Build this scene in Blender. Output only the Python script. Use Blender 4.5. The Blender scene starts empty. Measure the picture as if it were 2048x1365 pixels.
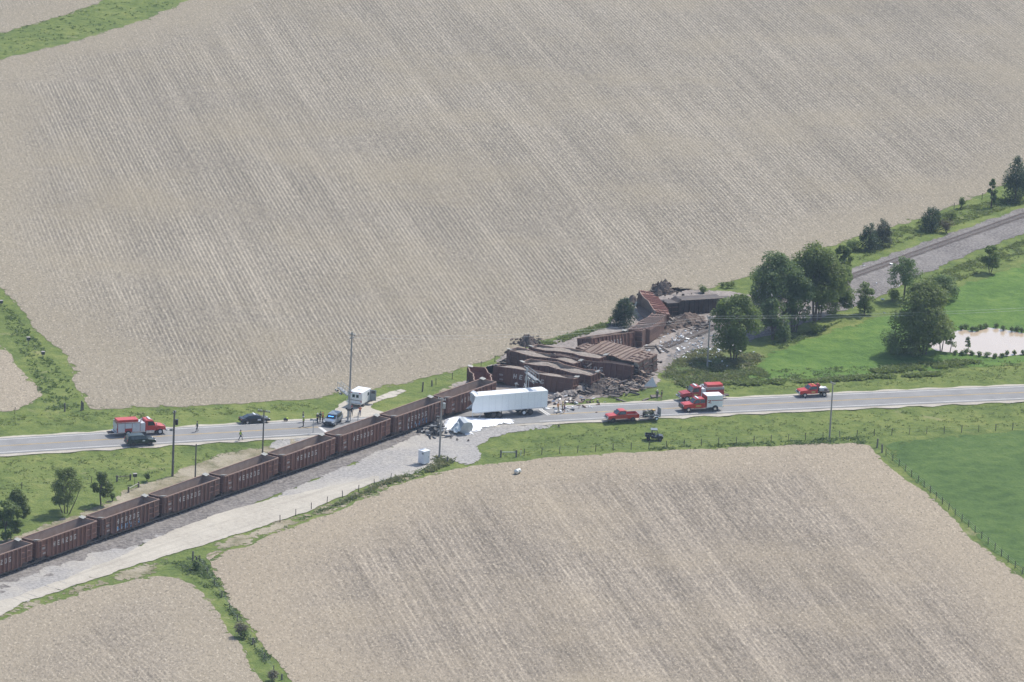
import bpy, bmesh, math, random
import numpy as np
from mathutils import Vector, Matrix, Euler
from mathutils.geometry import delaunay_2d_cdt
random.seed(7); np.random.seed(7)
R = math.radians
scn = bpy.context.scene
col = scn.collection

# ------------------------------------------------------------------ camera, world, sun, exposure
FPX, PITCH, ROLL, CAMH = 10486.7, 0.257174866, 0.0472334577, 241.494      # focal in px of a 2048 px frame
fw = Vector((0, math.cos(PITCH), -math.sin(PITCH))); rt0 = Vector((1, 0, 0)); up0 = rt0.cross(fw)
RT = rt0*math.cos(ROLL) + up0*math.sin(ROLL); UP = up0*math.cos(ROLL) - rt0*math.sin(ROLL)
cd = bpy.data.cameras.new('camera'); cam = bpy.data.objects.new('camera', cd); col.objects.link(cam)
cd.sensor_width = 36.0; cd.lens = FPX/2048*36.0; cd.clip_start = 1.0; cd.clip_end = 20000
cam.matrix_world = Matrix(((RT.x, UP.x, -fw.x, 0), (RT.y, UP.y, -fw.y, 0), (RT.z, UP.z, -fw.z, CAMH), (0, 0, 0, 1)))
scn.camera = cam

SUN_EL, SUN_AZ = R(54), math.atan2(0.67, 0.74)
w = bpy.data.worlds.new('World'); scn.world = w; w.use_nodes = True
wn = w.node_tree; bg = wn.nodes['Background']; sky = wn.nodes.new('ShaderNodeTexSky')
sky.sky_type = 'NISHITA'; sky.sun_disc = False; sky.sun_elevation = SUN_EL; sky.sun_rotation = SUN_AZ
sky.altitude = 200; sky.dust_density = 1.6
wn.links.new(sky.outputs[0], bg.inputs[0]); bg.inputs[1].default_value = 0.15
sd = bpy.data.lights.new('sun', 'SUN'); sd.energy = 4.0; sd.angle = R(0.53); sd.color = (1, .955, .88)
so = bpy.data.objects.new('sun', sd); col.objects.link(so)
sv = Vector((math.sin(SUN_AZ)*math.cos(SUN_EL), math.cos(SUN_AZ)*math.cos(SUN_EL), math.sin(SUN_EL)))
so.rotation_euler = (-sv).to_track_quat('-Z', 'Y').to_euler(); so.location = (0, 850, 300)
vs = scn.view_settings; vs.view_transform = 'Standard'; vs.look = 'None'; vs.exposure = 0.38; vs.gamma = 1.0
vs.use_curve_mapping = False
scn.cycles.use_denoising = True; scn.cycles.denoiser = 'OPENIMAGEDENOISE'; scn.cycles.denoising_input_passes = 'RGB_ALBEDO_NORMAL'
scn.cycles.volume_bounces = 0; scn.cycles.max_bounces = 6; scn.cycles.diffuse_bounces = 3; scn.cycles.glossy_bounces = 2
scn.cycles.transparent_max_bounces = 8
scn.render.film_transparent = False

# ------------------------------------------------------------------ ground relief and survey helpers
def ray(x, y):
    return RT*((x-1024)/FPX) - UP*((y-682.5)/FPX) + fw
def at_z(x, y, z):
    d = ray(x, y); t = (z-CAMH)/d.z
    return Vector((d.x*t, d.y*t, z))
_cl = [(0, 894.3), (240, 878.4), (460, 866.4), (635.8, 854.7), (1097, 831.3), (1220, 824), (1580, 807.4), (1700, 801.5), (2048, 786)]
_cp = np.array([at_z(x, y, .35)[:2] for x, y in _cl]); RPOLY = np.polyfit(_cp[:, 0], _cp[:, 1], 2); RDER = np.polyder(RPOLY)
def road_y(x):
    xc = np.clip(x, -110, 125); return np.polyval(RPOLY, xc) + np.polyval(RDER, xc)*(x-xc)
def road_slope(x): return np.polyval(RDER, np.clip(x, -110, 125))
def road_d(x, y): return (y-road_y(x))*np.cos(np.arctan(road_slope(x)))
RAIL0 = np.array((-71.1766-.8389*1.55, 768.6113+.5443*1.55)); RDIR = np.array((.5443, .8389)); RNOR = np.array((-.8389, .5443))
def sstep(a, b, x):
    t = np.clip((x-a)/(b-a), 0, 1); return t*t*(3-2*t)
def H(x, y):
    x = np.asarray(x, float); y = np.asarray(y, float)
    d = road_d(x, y); a = np.abs(d)
    r = (x-RAIL0[0])*RNOR[0] + (y-RAIL0[1])*RNOR[1]; ra = np.abs(r)
    road = .32*(1-sstep(5.4, 8.0, a))
    depth = np.where(d < 0, 1.0, .7)
    ditch = -depth*sstep(6.0, 10.0, a)*(1-sstep(11.5, 17.0, a))
    open_ = sstep(9, 24, ra)
    rail = .15*(1-sstep(2.4, 5.5, ra))
    und = .10*np.sin(x*.11+y*.05)*np.sin(y*.083-x*.03)*sstep(9, 16, a)*(1-sstep(16, 24, a))
    return np.maximum(road + ditch*open_, rail) + und*sstep(6, 14, ra)
def h1(x, y): return float(H(x, y))
def G(x, y, up=0.0):
    z = 0.0
    for _ in range(6):
        p = at_z(x, y, z); z = .5*z + .5*h1(p.x, p.y)
    p = at_z(x, y, z); return Vector((p.x, p.y, h1(p.x, p.y)+up))
def scale_at(p): return FPX/((Vector((0, 0, CAMH))-p).length)
def pxm(n, p): return n/(scale_at(p)*.967)            # image pixels of height -> metres

# ------------------------------------------------------------------ materials
class NT:
    def __init__(s, name):
        s.m = bpy.data.materials.new(name); s.m.use_nodes = True; s.t = s.m.node_tree; s.n = s.t.nodes
        s.b = s.n['Principled BSDF']; s.l = s.t.links.new
    def node(s, ty, **k):
        n = s.n.new(ty)
        for a, v in k.items(): setattr(n, a, v)
        return n
    def put(s, sock, v):
        if hasattr(v, 'is_output') or isinstance(v, bpy.types.NodeSocket): s.l(v, sock)
        else:
            if isinstance(v, (tuple, list)) and len(v) == 3 and sock.type == 'RGBA': v = (*v, 1)
            sock.default_value = v
    def pos(s): return s.node('ShaderNodeNewGeometry').outputs['Position']
    def objc(s): return s.node('ShaderNodeTexCoord').outputs['Object']
    def mapping(s, v, rot=0, scale=(1, 1, 1), loc=(0, 0, 0)):
        n = s.node('ShaderNodeMapping'); s.l(v, n.inputs[0]); n.inputs['Rotation'].default_value = (0, 0, rot)
        n.inputs['Scale'].default_value = scale; n.inputs['Location'].default_value = loc; return n.outputs[0]
    def noise(s, v, scale, detail=3, rough=.55, dist=0):
        n = s.node('ShaderNodeTexNoise'); s.l(v, n.inputs['Vector']); n.inputs['Scale'].default_value = scale
        n.inputs['Detail'].default_value = detail; n.inputs['Roughness'].default_value = rough; n.inputs['Distortion'].default_value = dist
        return n.outputs[0]
    def math(s, op, a, b=0.0, c=0.0, clamp=False):
        n = s.node('ShaderNodeMath', operation=op, use_clamp=clamp); s.put(n.inputs[0], a); s.put(n.inputs[1], b); s.put(n.inputs[2], c); return n.outputs[0]
    def mad(s, a, k, c): return s.math('MULTIPLY_ADD', a, k, c)
    def ramp(s, f, stops, interp='LINEAR'):
        n = s.node('ShaderNodeValToRGB'); s.l(f, n.inputs[0]); e = n.color_ramp.elements; n.color_ramp.interpolation = interp
        while len(e) > 1: e.remove(e[-1])
        for i, (p, c) in enumerate(stops):
            q = e[0] if i == 0 else e.new(p); q.position = p; q.color = (*c, 1) if len(c) == 3 else c
        return n.outputs[0]
    def mix(s, f, a, b, blend='MIX'):
        n = s.node('ShaderNodeMix', data_type='RGBA', blend_type=blend)
        s.put(n.inputs[0], f); s.put(n.inputs[6], a); s.put(n.inputs[7], b); return n.outputs[2]
    def step(s, f, a, b):
        n = s.node('ShaderNodeMapRange', clamp=True); s.put(n.inputs[0], f); n.inputs[1].default_value = a; n.inputs[2].default_value = b; return n.outputs[0]
    def out(s, c, rough=.9, bump=None, dist=.1, strength=.6, metal=0, spec=None):
        s.put(s.b.inputs['Base Color'], c); s.put(s.b.inputs['Roughness'], rough); s.b.inputs['Metallic'].default_value = metal
        if spec is not None: s.b.inputs['Specular IOR Level'].default_value = spec
        if bump is not None:
            n = s.node('ShaderNodeBump'); n.inputs['Distance'].default_value = dist; n.inputs['Strength'].default_value = strength
            s.l(bump, n.inputs['Height']); s.l(n.outputs[0], s.b.inputs['Normal'])
        return s.m
MATS = {}
def M(name, c1, c2=None, scale=3.0, rough=.7, metal=0, bump=0, detail=4, spec=None, stretch=(1, 1, 1)):
    if name in MATS: return MATS[name]
    t = NT(name); v = t.mapping(t.objc(), 0, stretch)
    c2 = c2 or tuple(x*.8 for x in c1)
    f = t.step(t.noise(v, scale, detail), .3, .7); c = t.mix(f, c1, c2)
    m = t.out(c, rough, t.noise(v, scale*4, 2) if bump else None, bump or .02, .5, metal, spec)
    MATS[name] = m; return m

def field_mat(name, ang, soil, residue, pale, tint, streak=.5, rows=.25, seed=0.0, patch=.5):
    t = NT(name); P = t.pos(); rowv = t.mapping(P, -ang)
    hd = t.node('ShaderNodeAttribute'); hd.attribute_name = 'head'
    head = t.math('SUBTRACT', 1.0, t.step(t.math('ADD', hd.outputs['Fac'], t.math('MULTIPLY', t.math('SUBTRACT', t.noise(P, .05, 3), .5), .9)), .25, .8))   # 1 on the headlands
    wob = t.node('ShaderNodeVectorMath', operation='ADD'); t.l(rowv, wob.inputs[0])
    nv = t.node('ShaderNodeTexNoise'); t.l(P, nv.inputs['Vector']); nv.inputs['Scale'].default_value = .03
    sc = t.node('ShaderNodeVectorMath', operation='SCALE'); t.l(nv.outputs['Color'], sc.inputs[0]); sc.inputs['Scale'].default_value = .12; t.l(sc.outputs[0], wob.inputs[1])
    sep = t.node('ShaderNodeSeparateXYZ'); t.l(wob.outputs[0], sep.inputs[0])
    s1 = t.noise(t.mapping(rowv, 0, (.0035, .2, 1), (seed, seed, 0)), 1, 4, .65)
    s2 = t.noise(t.mapping(rowv, 0, (.022, 1.1, 1), (0, seed, 0)), 1, 2, .5)
    pn = t.noise(P, .014, 5, .6); pm = t.noise(P, .05, 3)
    fine = t.noise(t.mapping(P, 0, (1, .42, 1)), 2.3, 3, .8)
    wav = t.math('SUBTRACT', t.math('MULTIPLY', t.math('POWER', t.mad(t.math('SINE', t.math('MULTIPLY', sep.outputs[1], 2*math.pi/.8)), .5, .5), 2.5), 1.9), .62)
    keep = t.math('SUBTRACT', 1.0, t.math('MULTIPLY', head, .85))
    wmask = t.math('MULTIPLY', t.math('MULTIPLY', t.step(pm, .22, .5), rows), keep)
    f = t.mad(t.math('MULTIPLY', t.math('SUBTRACT', s1, .5), keep), streak, .46)
    f = t.math('ADD', f, t.math('MULTIPLY', t.math('MULTIPLY', t.math('SUBTRACT', s2, .5), keep), streak*.9))
    f = t.math('ADD', f, t.math('MULTIPLY', t.math('SUBTRACT', pn, .5), patch))
    grain = t.noise(t.mapping(rowv, 0, (.35, 1.5, 1), (seed, 3, 0)), 1, 3, .75)
    f = t.math('ADD', f, t.math('MULTIPLY', t.math('SUBTRACT', grain, .5), 1.1))
    f = t.math('ADD', f, t.math('MULTIPLY', t.math('SUBTRACT', fine, .5), 1.4))
    f = t.math('ADD', f, t.math('MULTIPLY', head, .06))
    f = t.math('ADD', f, t.math('MULTIPLY', wav, wmask), clamp=True)
    c = t.ramp(f, [(.1, soil), (.6, residue), (1.0, pale)])
    c = t.mix(t.math('MULTIPLY', t.math('MAXIMUM', t.step(t.noise(P, .03, 4), .46, .7), t.math('MULTIPLY', head, 1.0)), .5), c, tint, 'MIX')
    spk = t.math('MULTIPLY', t.step(t.noise(t.mapping(P, .3, (1, .38, 1)), 2.9, 2, .6), .58, .70), .55)
    c = t.mix(spk, c, tuple(min(.95, x*1.2) for x in pale))
    dk = t.math('MULTIPLY', t.step(t.noise(t.mapping(P, 0, (1, .4, 1), (7, 5, 0)), 2.9, 2, .6), .57, .69), .55)
    c = t.mix(dk, c, tuple(x*.6 for x in soil))
    return t.out(c, 1.0, fine, .12, .7, spec=.05)

def grass_mat(name, dark, mid, light, dry, drylo=.62, seed=0.0):
    t = NT(name); P = t.mapping(t.pos(), 0, (1, 1, 1), (seed, seed*.7, 0))
    a = t.noise(P, .35, 4, .6, .4); b = t.noise(P, 1.7, 3, .65); g = t.noise(P, .06, 3, .6)
    f = t.math('ADD', t.math('MULTIPLY', a, .75), t.math('ADD', t.math('MULTIPLY', b, .45), t.math('MULTIPLY', g, .55)))
    f = t.mad(f, 1.6, -.9)
    c = t.ramp(f, [(.12, dark), (.5, mid), (.9, light)])
    d = t.math('MULTIPLY', t.step(t.noise(P, .13, 5, .65), drylo, drylo+.14), .85)
    c = t.mix(d, c, dry)
    k = t.math('MULTIPLY', t.step(t.noise(t.mapping(P, 0, (1, .8, 1), (9, 3, 0)), .55, 4, .7), .62, .72), .4)
    c = t.mix(k, c, tuple(x*.75 for x in dark))
    return t.out(c, .95, f, .35, .8, spec=.1)

def dissolve(m, reach=1.0, scale=.9):
    n, l = m.node_tree.nodes, m.node_tree.links.new; b = n['Principled BSDF']
    at = n.new('ShaderNodeAttribute'); at.attribute_name = 'edge'; ge = n.new('ShaderNodeNewGeometry')
    no = n.new('ShaderNodeTexNoise'); no.inputs['Scale'].default_value = scale; no.inputs['Detail'].default_value = 4; no.inputs['Roughness'].default_value = .7
    l(ge.outputs['Position'], no.inputs['Vector'])
    a = n.new('ShaderNodeMath'); a.operation = 'MULTIPLY_ADD'; l(at.outputs['Fac'], a.inputs[0]); a.inputs[1].default_value = reach; l(no.outputs[0], a.inputs[2])
    c = n.new('ShaderNodeMath'); c.operation = 'GREATER_THAN'; l(a.outputs[0], c.inputs[0]); c.inputs[1].default_value = .62
    l(c.outputs[0], b.inputs['Alpha']); return m
def gravel_mat(name, a, b, pale, scale=2.2, patch=.1, amt=.6, rut=None):
    t = NT(name); P = t.pos()
    n1 = t.noise(P, scale, 3, .75); n2 = t.noise(P, patch, 4, .6)
    c = t.mix(t.step(n1, .35, .65), a, b); c = t.mix(t.math('MULTIPLY', t.step(n2, .42, .66), amt), c, pale)
    if rut is not None:
        c = t.mix(t.math('MULTIPLY', t.step(t.noise(t.mapping(t.mapping(P, -rut), 0, (.025, .8, 1)), 1, 3), .5, .7), .35), c, tuple(x*.72 for x in a))
    return t.out(c, 1.0, n1, .12, .8, spec=.1)

FAR_ANG = R(-78.8)
mat_field_far = field_mat('stubble_far', FAR_ANG, (.122, .108, .087), (.25, .222, .178), (.415, .37, .295), (.262, .225, .16), .5, .24, 0, .34)
mat_field_near = field_mat('stubble_near', R(-77.3), (.128, .110, .088), (.258, .222, .177), (.415, .358, .28), (.335, .28, .20), .8, .11, 13.0, .5)
mat_field_left = field_mat('stubble_left', R(-68), (.132, .114, .092), (.275, .238, .19), (.435, .378, .295), (.30, .255, .185), .55, .10, 31.0, .5)
mat_grass = grass_mat('roadside_grass', (.06, .092, .026), (.118, .155, .042), (.19, .21, .066), (.27, .24, .14))
mat_pasture = grass_mat('pasture_grass', (.055, .105, .026), (.092, .16, .036), (.14, .205, .05), (.17, .195, .06), .72, 5.0)
mat_crop = grass_mat('green_crop', (.042, .078, .022), (.074, .122, .034), (.11, .16, .046), (.13, .16, .06), .75, 11.0)
mat_tall = grass_mat('tall_grass', (.055, .085, .03), (.10, .135, .046), (.17, .185, .075), (.25, .21, .12), .6, 21.0)
mat_dry = grass_mat('dry_verge', (.11, .115, .055), (.21, .185, .12), (.29, .25, .175), (.33, .29, .22), .45, 4.0)
mat_ballast = gravel_mat('ballast', (.085, .078, .074), (.245, .225, .21), (.30, .28, .255), 1.9, .09, .35)
mat_gravel = gravel_mat('grey_gravel', (.22, .21, .20), (.37, .355, .335), (.41, .38, .33), 2.0, .08, .8)
mat_lane = gravel_mat('pale_lane', (.34, .31, .262), (.43, .395, .335), (.47, .435, .37), 1.4, .12, .7, R(55))
mat_dirt = gravel_mat('churned_dirt', (.15, .13, .12), (.30, .265, .24), (.36, .325, .29), 1.6, .12, .5)
mat_soil = gravel_mat('dark_soil', (.045, .036, .032), (.15, .125, .11), (.2, .17, .15), 2.4, .25, .4)
for _m, _r in ((mat_field_far, .9), (mat_field_near, .9), (mat_field_left, .9), (mat_crop, .5), (mat_pasture, .35), (mat_tall, .4), (mat_dry, .35), (mat_ballast, 1.0), (mat_gravel, .9), (mat_dirt, .45), (mat_lane, 2.6)): dissolve(_m, _r)
def asphalt():
    t = NT('asphalt'); P = t.pos()
    c = t.mix(t.step(t.noise(P, .25, 4), .35, .68), (.215, .212, .208), (.27, .265, .258))
    c = t.mix(t.math('MULTIPLY', t.step(t.noise(t.mapping(t.mapping(P, -R(20.5)), 0, (.015, .9, 1)), 1, 3), .5, .7), .5), c, (.15, .15, .155))
    c = t.mix(t.math('MULTIPLY', t.noise(P, 5, 2), .35), c, (.14, .14, .14))
    return t.out(c, .85, spec=.25)
mat_asphalt = asphalt()
mat_white_line = M('road_white', (.62, .61, .58), (.45, .44, .42), 1.2, .8)
mat_yellow_line = M('road_yellow', (.55, .36, .10), (.36, .27, .13), 1.0, .8)
def water():
    t = NT('muddy_water'); P = t.pos(); c = t.mix(t.noise(P, .15, 3), (.45, .35, .255), (.50, .40, .30))
    return t.out(c, .09, t.noise(t.mapping(P, 0, (.6, 2, 1)), 1.1, 3), .02, .25, spec=.9)
mat_water = water()

RUST = M('rust_paint', (.105, .047, .037), (.165, .083, .06), .9, .75, 0, .01, 6, stretch=(1, 1, .35))
RUSTB = M('rust_paint_dull', (.082, .045, .038), (.135, .078, .06), .7, .8, 0, .01, 6, stretch=(1, 1, .3)); RUSTC = M('rust_paint_warm', (.125, .05, .036), (.18, .086, .058), 1.1, .75, 0, .01, 6, stretch=(1, 1, .3))
RUST2 = M('rust_rib', (.14, .066, .05), (.19, .105, .077), 1.2, .75, stretch=(1, 1, .4))
RUSTIN = M('rust_inside', (.255, .185, .15), (.36, .285, .235), .6, .9, 0, .01, 6)
RUSTRED = M('rust_red', (.20, .072, .05), (.27, .125, .088), 1.1, .8)
DUSTY = M('dusty_steel', (.25, .195, .155), (.17, .115, .09), .8, .9)
LIP = M('rail_lip', (.20, .12, .09), (.28, .19, .145), 2.0, .7)
PLATE = M('pale_plate', (.24, .24, .22), (.33, .33, .30), 2.0, .6)
DARKST = M('dark_steel', (.045, .036, .034), (.085, .065, .055), 1.5, .7)
STEELW = M('wheel_steel', (.07, .055, .05), (.12, .09, .075), 2.0, .6)
LETTER = M('letter_white', (.56, .53, .49), (.40, .36, .33), 1.5, .7)
STENCIL = M('stencil_grey', (.30, .25, .23), (.36, .32, .30), 3, .8)
GRAF_BLUE = M('graffiti_blue', (.08, .22, .45), (.2, .42, .6), 2.0, .6)
GRAF_PALE = M('graffiti_pale', (.52, .56, .56), (.42, .46, .5), 2.0, .6)
LOAD = gravel_mat('ballast_load', (.17, .145, .125), (.33, .285, .245), (.36, .31, .265), 2.6, .3, .4)
RAILST = M('rail_steel', (.16, .12, .10), (.22, .18, .155), 2, .5)
TIE = M('tie_wood', (.085, .07, .06), (.16, .14, .125), 2, .9)
WOOD = M('pole_wood', (.12, .105, .095), (.17, .15, .135), 1.5, .9, stretch=(1, 1, .2))
WOODL = M('pole_wood_pale', (.27, .255, .235), (.34, .32, .30), 1.5, .9, stretch=(1, 1, .2))
GALV = M('galvanised', (.42, .45, .45), (.34, .36, .37), 2, .45, .3)
GLASSI = M('insulator', (.62, .66, .66), (.5, .55, .55), 3, .3)
BLACK = M('black_rubber', (.018, .018, .02), (.03, .03, .03), 3, .8)
BLACKP = M('black_paint', (.012, .014, .018), (.018, .02, .026), 2, .3)
GLASS = M('car_glass', (.02, .03, .035), (.03, .045, .05), 2, .08, spec=.8)
CHROME = M('chrome', (.6, .6, .6), (.5, .5, .5), 2, .25, .7)
REDP = M('fire_red', (.50, .045, .03), (.42, .035, .028), 1.5, .32)
REDD = M('fire_red_dark', (.36, .03, .028), (.30, .026, .025), 1.5, .35)
WHITEP = M('white_paint', (.74, .75, .75), (.68, .69, .70), 1.5, .4)
ALUM = M('aluminium', (.60, .62, .64), (.52, .54, .57), 1.5, .5, .2)
GOLD = M('gold_leaf', (.55, .38, .10), (.45, .3, .08), 3, .5)
SILVERB = M('slate_blue_paint', (.20, .235, .26), (.17, .20, .23), 2, .3, .2)
GREY = M('grey_plain', (.25, .26, .27), (.2, .21, .22), 2, .6)
SKIN = M('skin', (.50, .31, .23), (.46, .28, .2), 4, .6)
BARK = M('bark', (.085, .068, .055), (.14, .115, .095), 3, .95, stretch=(1, 1, .3))
def leaf_mat(name, a, b, c):
    t = NT(name); o = t.objc(); n = t.noise(o, .55, 3, .6); m = t.noise(o, 3.5, 2)
    cc = t.ramp(t.math('ADD', t.math('MULTIPLY', n, .75), t.math('MULTIPLY', m, .35)), [(.32, a), (.55, b), (.78, c)])
    mm = t.out(cc, .6, spec=.3); tr = t.node('ShaderNodeBsdfTranslucent'); t.l(t.mix(.25, cc, (.22, .3, .05), 'ADD'), tr.inputs[0]); mx = t.node('ShaderNodeMixShader'); mx.inputs[0].default_value = .45
    o_ = t.n['Material Output']; t.l(t.b.outputs[0], mx.inputs[1]); t.l(tr.outputs[0], mx.inputs[2]); t.l(mx.outputs[0], o_.inputs['Surface']); return mm
LEAF = leaf_mat('leaf_green', (.08, .122, .038), (.138, .19, .056), (.205, .255, .078))
LEAFB = leaf_mat('leaf_bluegreen', (.072, .116, .046), (.12, .176, .066), (.185, .24, .095))
LEAFO = leaf_mat('leaf_olive', (.088, .122, .038), (.142, .184, .056), (.2, .24, .076))
CEDAR = leaf_mat('cedar_needles', (.028, .05, .034), (.045, .075, .05), (.068, .10, .066))
LEAFG = leaf_mat('brush_grey', (.12, .105, .08), (.17, .15, .115), (.2, .2, .13))
REDBUSH = leaf_mat('brush_red', (.06, .05, .04), (.10, .075, .055), (.12, .12, .07))

# ------------------------------------------------------------------ mesh helpers
class MB:
    def __init__(s): s.v = []; s.f = []
    def add(s, vs, fs):
        o = len(s.v); s.v += [tuple(q) for q in vs]; s.f += [tuple(i+o for i in f) for f in fs]; return s
    def box(s, c, d, rot=None):
        x, y, z = (q/2 for q in d); P = [Vector((a*x, b*y, e*z)) for a in (-1, 1) for b in (-1, 1) for e in (-1, 1)]
        if rot is not None: P = [rot @ p for p in P]
        c = Vector(c)
        return s.add([p+c for p in P], [(0, 1, 3, 2), (4, 6, 7, 5), (0, 4, 5, 1), (2, 3, 7, 6), (0, 2, 6, 4), (1, 5, 7, 3)])
    def bar(s, a, b, wd, ht):
        a, b = Vector(a), Vector(b); d = b-a; L = d.length; q = d.to_track_quat('X', 'Z').to_matrix()
        return s.box((a+b)/2, (L, wd, ht), q)
    def tube(s, a, b, r0, r1=None, n=8, caps=True):
        a, b = Vector(a), Vector(b); r1 = r0 if r1 is None else r1; q = (b-a).to_track_quat('Z', 'Y').to_matrix()
        vs = []
        for c, r in ((a, r0), (b, r1)):
            for i in range(n): t = 2*math.pi*i/n; vs.append(c + q @ Vector((r*math.cos(t), r*math.sin(t), 0)))
        fs = [(i, (i+1) % n, n+(i+1) % n, n+i) for i in range(n)]
        if caps: fs += [tuple(reversed(range(n))), tuple(range(n, 2*n))]
        return s.add(vs, fs)
    def prism(s, prof, w2, zt=1e9, inset=0.0, ztop=1.0):
        """side profile (x,z) run across y; sides lean in above zt"""
        def yy(z): return w2 - inset*max(0, min(1, (z-zt)/(ztop-zt))) if z > zt else w2
        n = len(prof); vs = [(x, -yy(z), z) for x, z in prof] + [(x, yy(z), z) for x, z in prof]
        fs = [tuple(range(n)), tuple(reversed(range(n, 2*n)))] + [(i, i+n, (i+1) % n+n, (i+1) % n) for i in range(n)]
        return s.add(vs, fs)
    def quad(s, *p): return s.add(p, [tuple(range(len(p)))])
    def mesh(s, name, mat, smooth=False):
        me = bpy.data.meshes.new(name); me.from_pydata(s.v, [], s.f); me.materials.append(mat); me.update()
        bm = bmesh.new(); bm.from_mesh(me); bmesh.ops.recalc_face_normals(bm, faces=bm.faces); bm.to_mesh(me); bm.free()
        if smooth: me.shade_smooth() if hasattr(me, 'shade_smooth') else None
        return me
    def build(s, name, mat, parent=None, smooth=False, bevel=0):
        return link(name, s.mesh(name, mat, smooth), parent, bevel)
def link(name, me, parent=None, bevel=0):
    o = bpy.data.objects.new(name, me); col.objects.link(o); o.parent = parent
    if bevel:
        b = o.modifiers.new('bevel', 'BEVEL'); b.width = bevel; b.segments = 2; b.limit_method = 'ANGLE'; b.angle_limit = R(28)
    return o
def tag(o, label=None, cat=None, group=None, kind=None):
    for k, v in (('label', label), ('category', cat), ('group', group), ('kind', kind)):
        if v: o[k] = v
    return o
def thing(name, label, cat, loc=(0, 0, 0), yaw=0, group=None):
    o = bpy.data.objects.new(name, None); col.objects.link(o); o.empty_display_size = .3
    o.location = loc; o.rotation_euler = (0, 0, yaw); return tag(o, label, cat, group)

# ------------------------------------------------------------------ sheets of ground
def inside(P, poly):
    x, y = P[:, 0], P[:, 1]; r = np.zeros(len(P), bool); n = len(poly)
    for i in range(n):
        x0, y0 = poly[i-1]; x1, y1 = poly[i]
        c = ((y0 > y) != (y1 > y)); 
        with np.errstate(divide='ignore', invalid='ignore'):
            xi = (x1-x0)*(y-y0)/(y1-y0)+x0
        r ^= c & (x < xi)
    return r
def densify(poly, step, jit, rng):
    out = []
    n = len(poly)
    for i in range(n):
        a = np.array(poly[i][:2]); b = np.array(poly[(i+1) % n][:2]); L = np.linalg.norm(b-a); k = max(1, int(L/step))
        nr = np.array((-(b-a)[1], (b-a)[0]))/max(L, 1e-6)
        for j in range(k):
            p = a+(b-a)*j/k; ph = p[0]*.21+p[1]*.13
            out.append(p + nr*jit*(rng.uniform(-1, 1)*.6 + .7*math.sin(ph*2.3)+.5*math.sin(ph*5.1+1)))
    return np.array(out)
def sheet(name, poly, off, mat, step=1.2, jit=.4, inner=4.0, px=True, label=None, thick=None, kind='structure', parent=None, amp=0):
    rng = np.random.RandomState(len(poly)*17+int(abs(poly[0][0]*7)) % 1000)
    if px: poly = [G(*p)[:2] for p in poly]
    B = densify(poly, step, jit, rng); lo, hi = B.min(0), B.max(0)
    gx, gy = np.meshgrid(np.arange(lo[0], hi[0], inner), np.arange(lo[1], hi[1], inner)); P = np.stack([gx.ravel(), gy.ravel()], 1)
    P += rng.uniform(-.3, .3, P.shape)*inner; P = P[inside(P, B)]
    if len(P):
        keep = np.ones(len(P), bool)
        for k in range(0, len(P), 4000):
            d = np.min(((P[k:k+4000, None]-B[None])**2).sum(2), 1); keep[k:k+4000] = d > (.5*min(inner, 2))**2
        P = P[keep]
    n = len(B); allp = [Vector(p) for p in B]+[Vector(p) for p in P]
    r = delaunay_2d_cdt(allp, [(i, (i+1) % n) for i in range(n)], [], 1, 1e-4)
    V = np.array([tuple(p) for p in r[0]]); Z = H(V[:, 0], V[:, 1])+off
    if amp: Z = Z + amp*np.maximum(0, np.sin(V[:, 0]*1.9+V[:, 1]*.7)*np.sin(V[:, 1]*1.3-V[:, 0]*.5)) 
    me = bpy.data.meshes.new(name); me.from_pydata([(a, b, c) for (a, b), c in zip(V, Z)], [], r[2]); me.materials.append(mat); me.update()
    bm = bmesh.new(); bm.from_mesh(me)
    bmesh.ops.recalc_face_normals(bm, faces=bm.faces)
    if sum(f.normal.z*f.calc_area() for f in bm.faces) < 0: bmesh.ops.reverse_faces(bm, faces=bm.faces)
    bm.to_mesh(me); bm.free()
    at = me.attributes.new('edge', 'FLOAT', 'POINT'); E_ = np.zeros(len(me.vertices))
    for k in range(0, len(V), 4000): E_[k:k+4000] = np.sqrt(np.min(((V[k:k+4000, None]-B[None, ::2])**2).sum(2), 1))
    at.data.foreach_set('value', np.clip(E_/1.5, 0, 2)); me.attributes.new('head', 'FLOAT', 'POINT').data.foreach_set('value', np.clip(E_/26, 0, 1))
    o = link(name, me, parent); tag(o, label, None, None, kind); return o

def ground():
    xs = np.concatenate([np.arange(-3000, -160, 140), np.arange(-160, 160, 2.0), np.arange(160, 3001, 140)])
    ys = np.concatenate([np.arange(-200, 720, 60), np.arange(720, 1000, 2.0), np.arange(1000, 1300, 8.0), np.arange(1300, 6001, 160)])
    X, Y = np.meshgrid(xs, ys); Z = H(X, Y); nx, ny = len(xs), len(ys)
    v = np.stack([X.ravel(), Y.ravel(), Z.ravel()], 1)
    f = [(j*nx+i, j*nx+i+1, (j+1)*nx+i+1, (j+1)*nx+i) for j in range(ny-1) for i in range(nx-1)]
    me = bpy.data.meshes.new('ground'); me.from_pydata(v.tolist(), [], f); me.materials.append(mat_grass); me.update()
    tag(link('ground', me), 'green roadside grass around the fields and the road', kind='structure')
ground()

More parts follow.
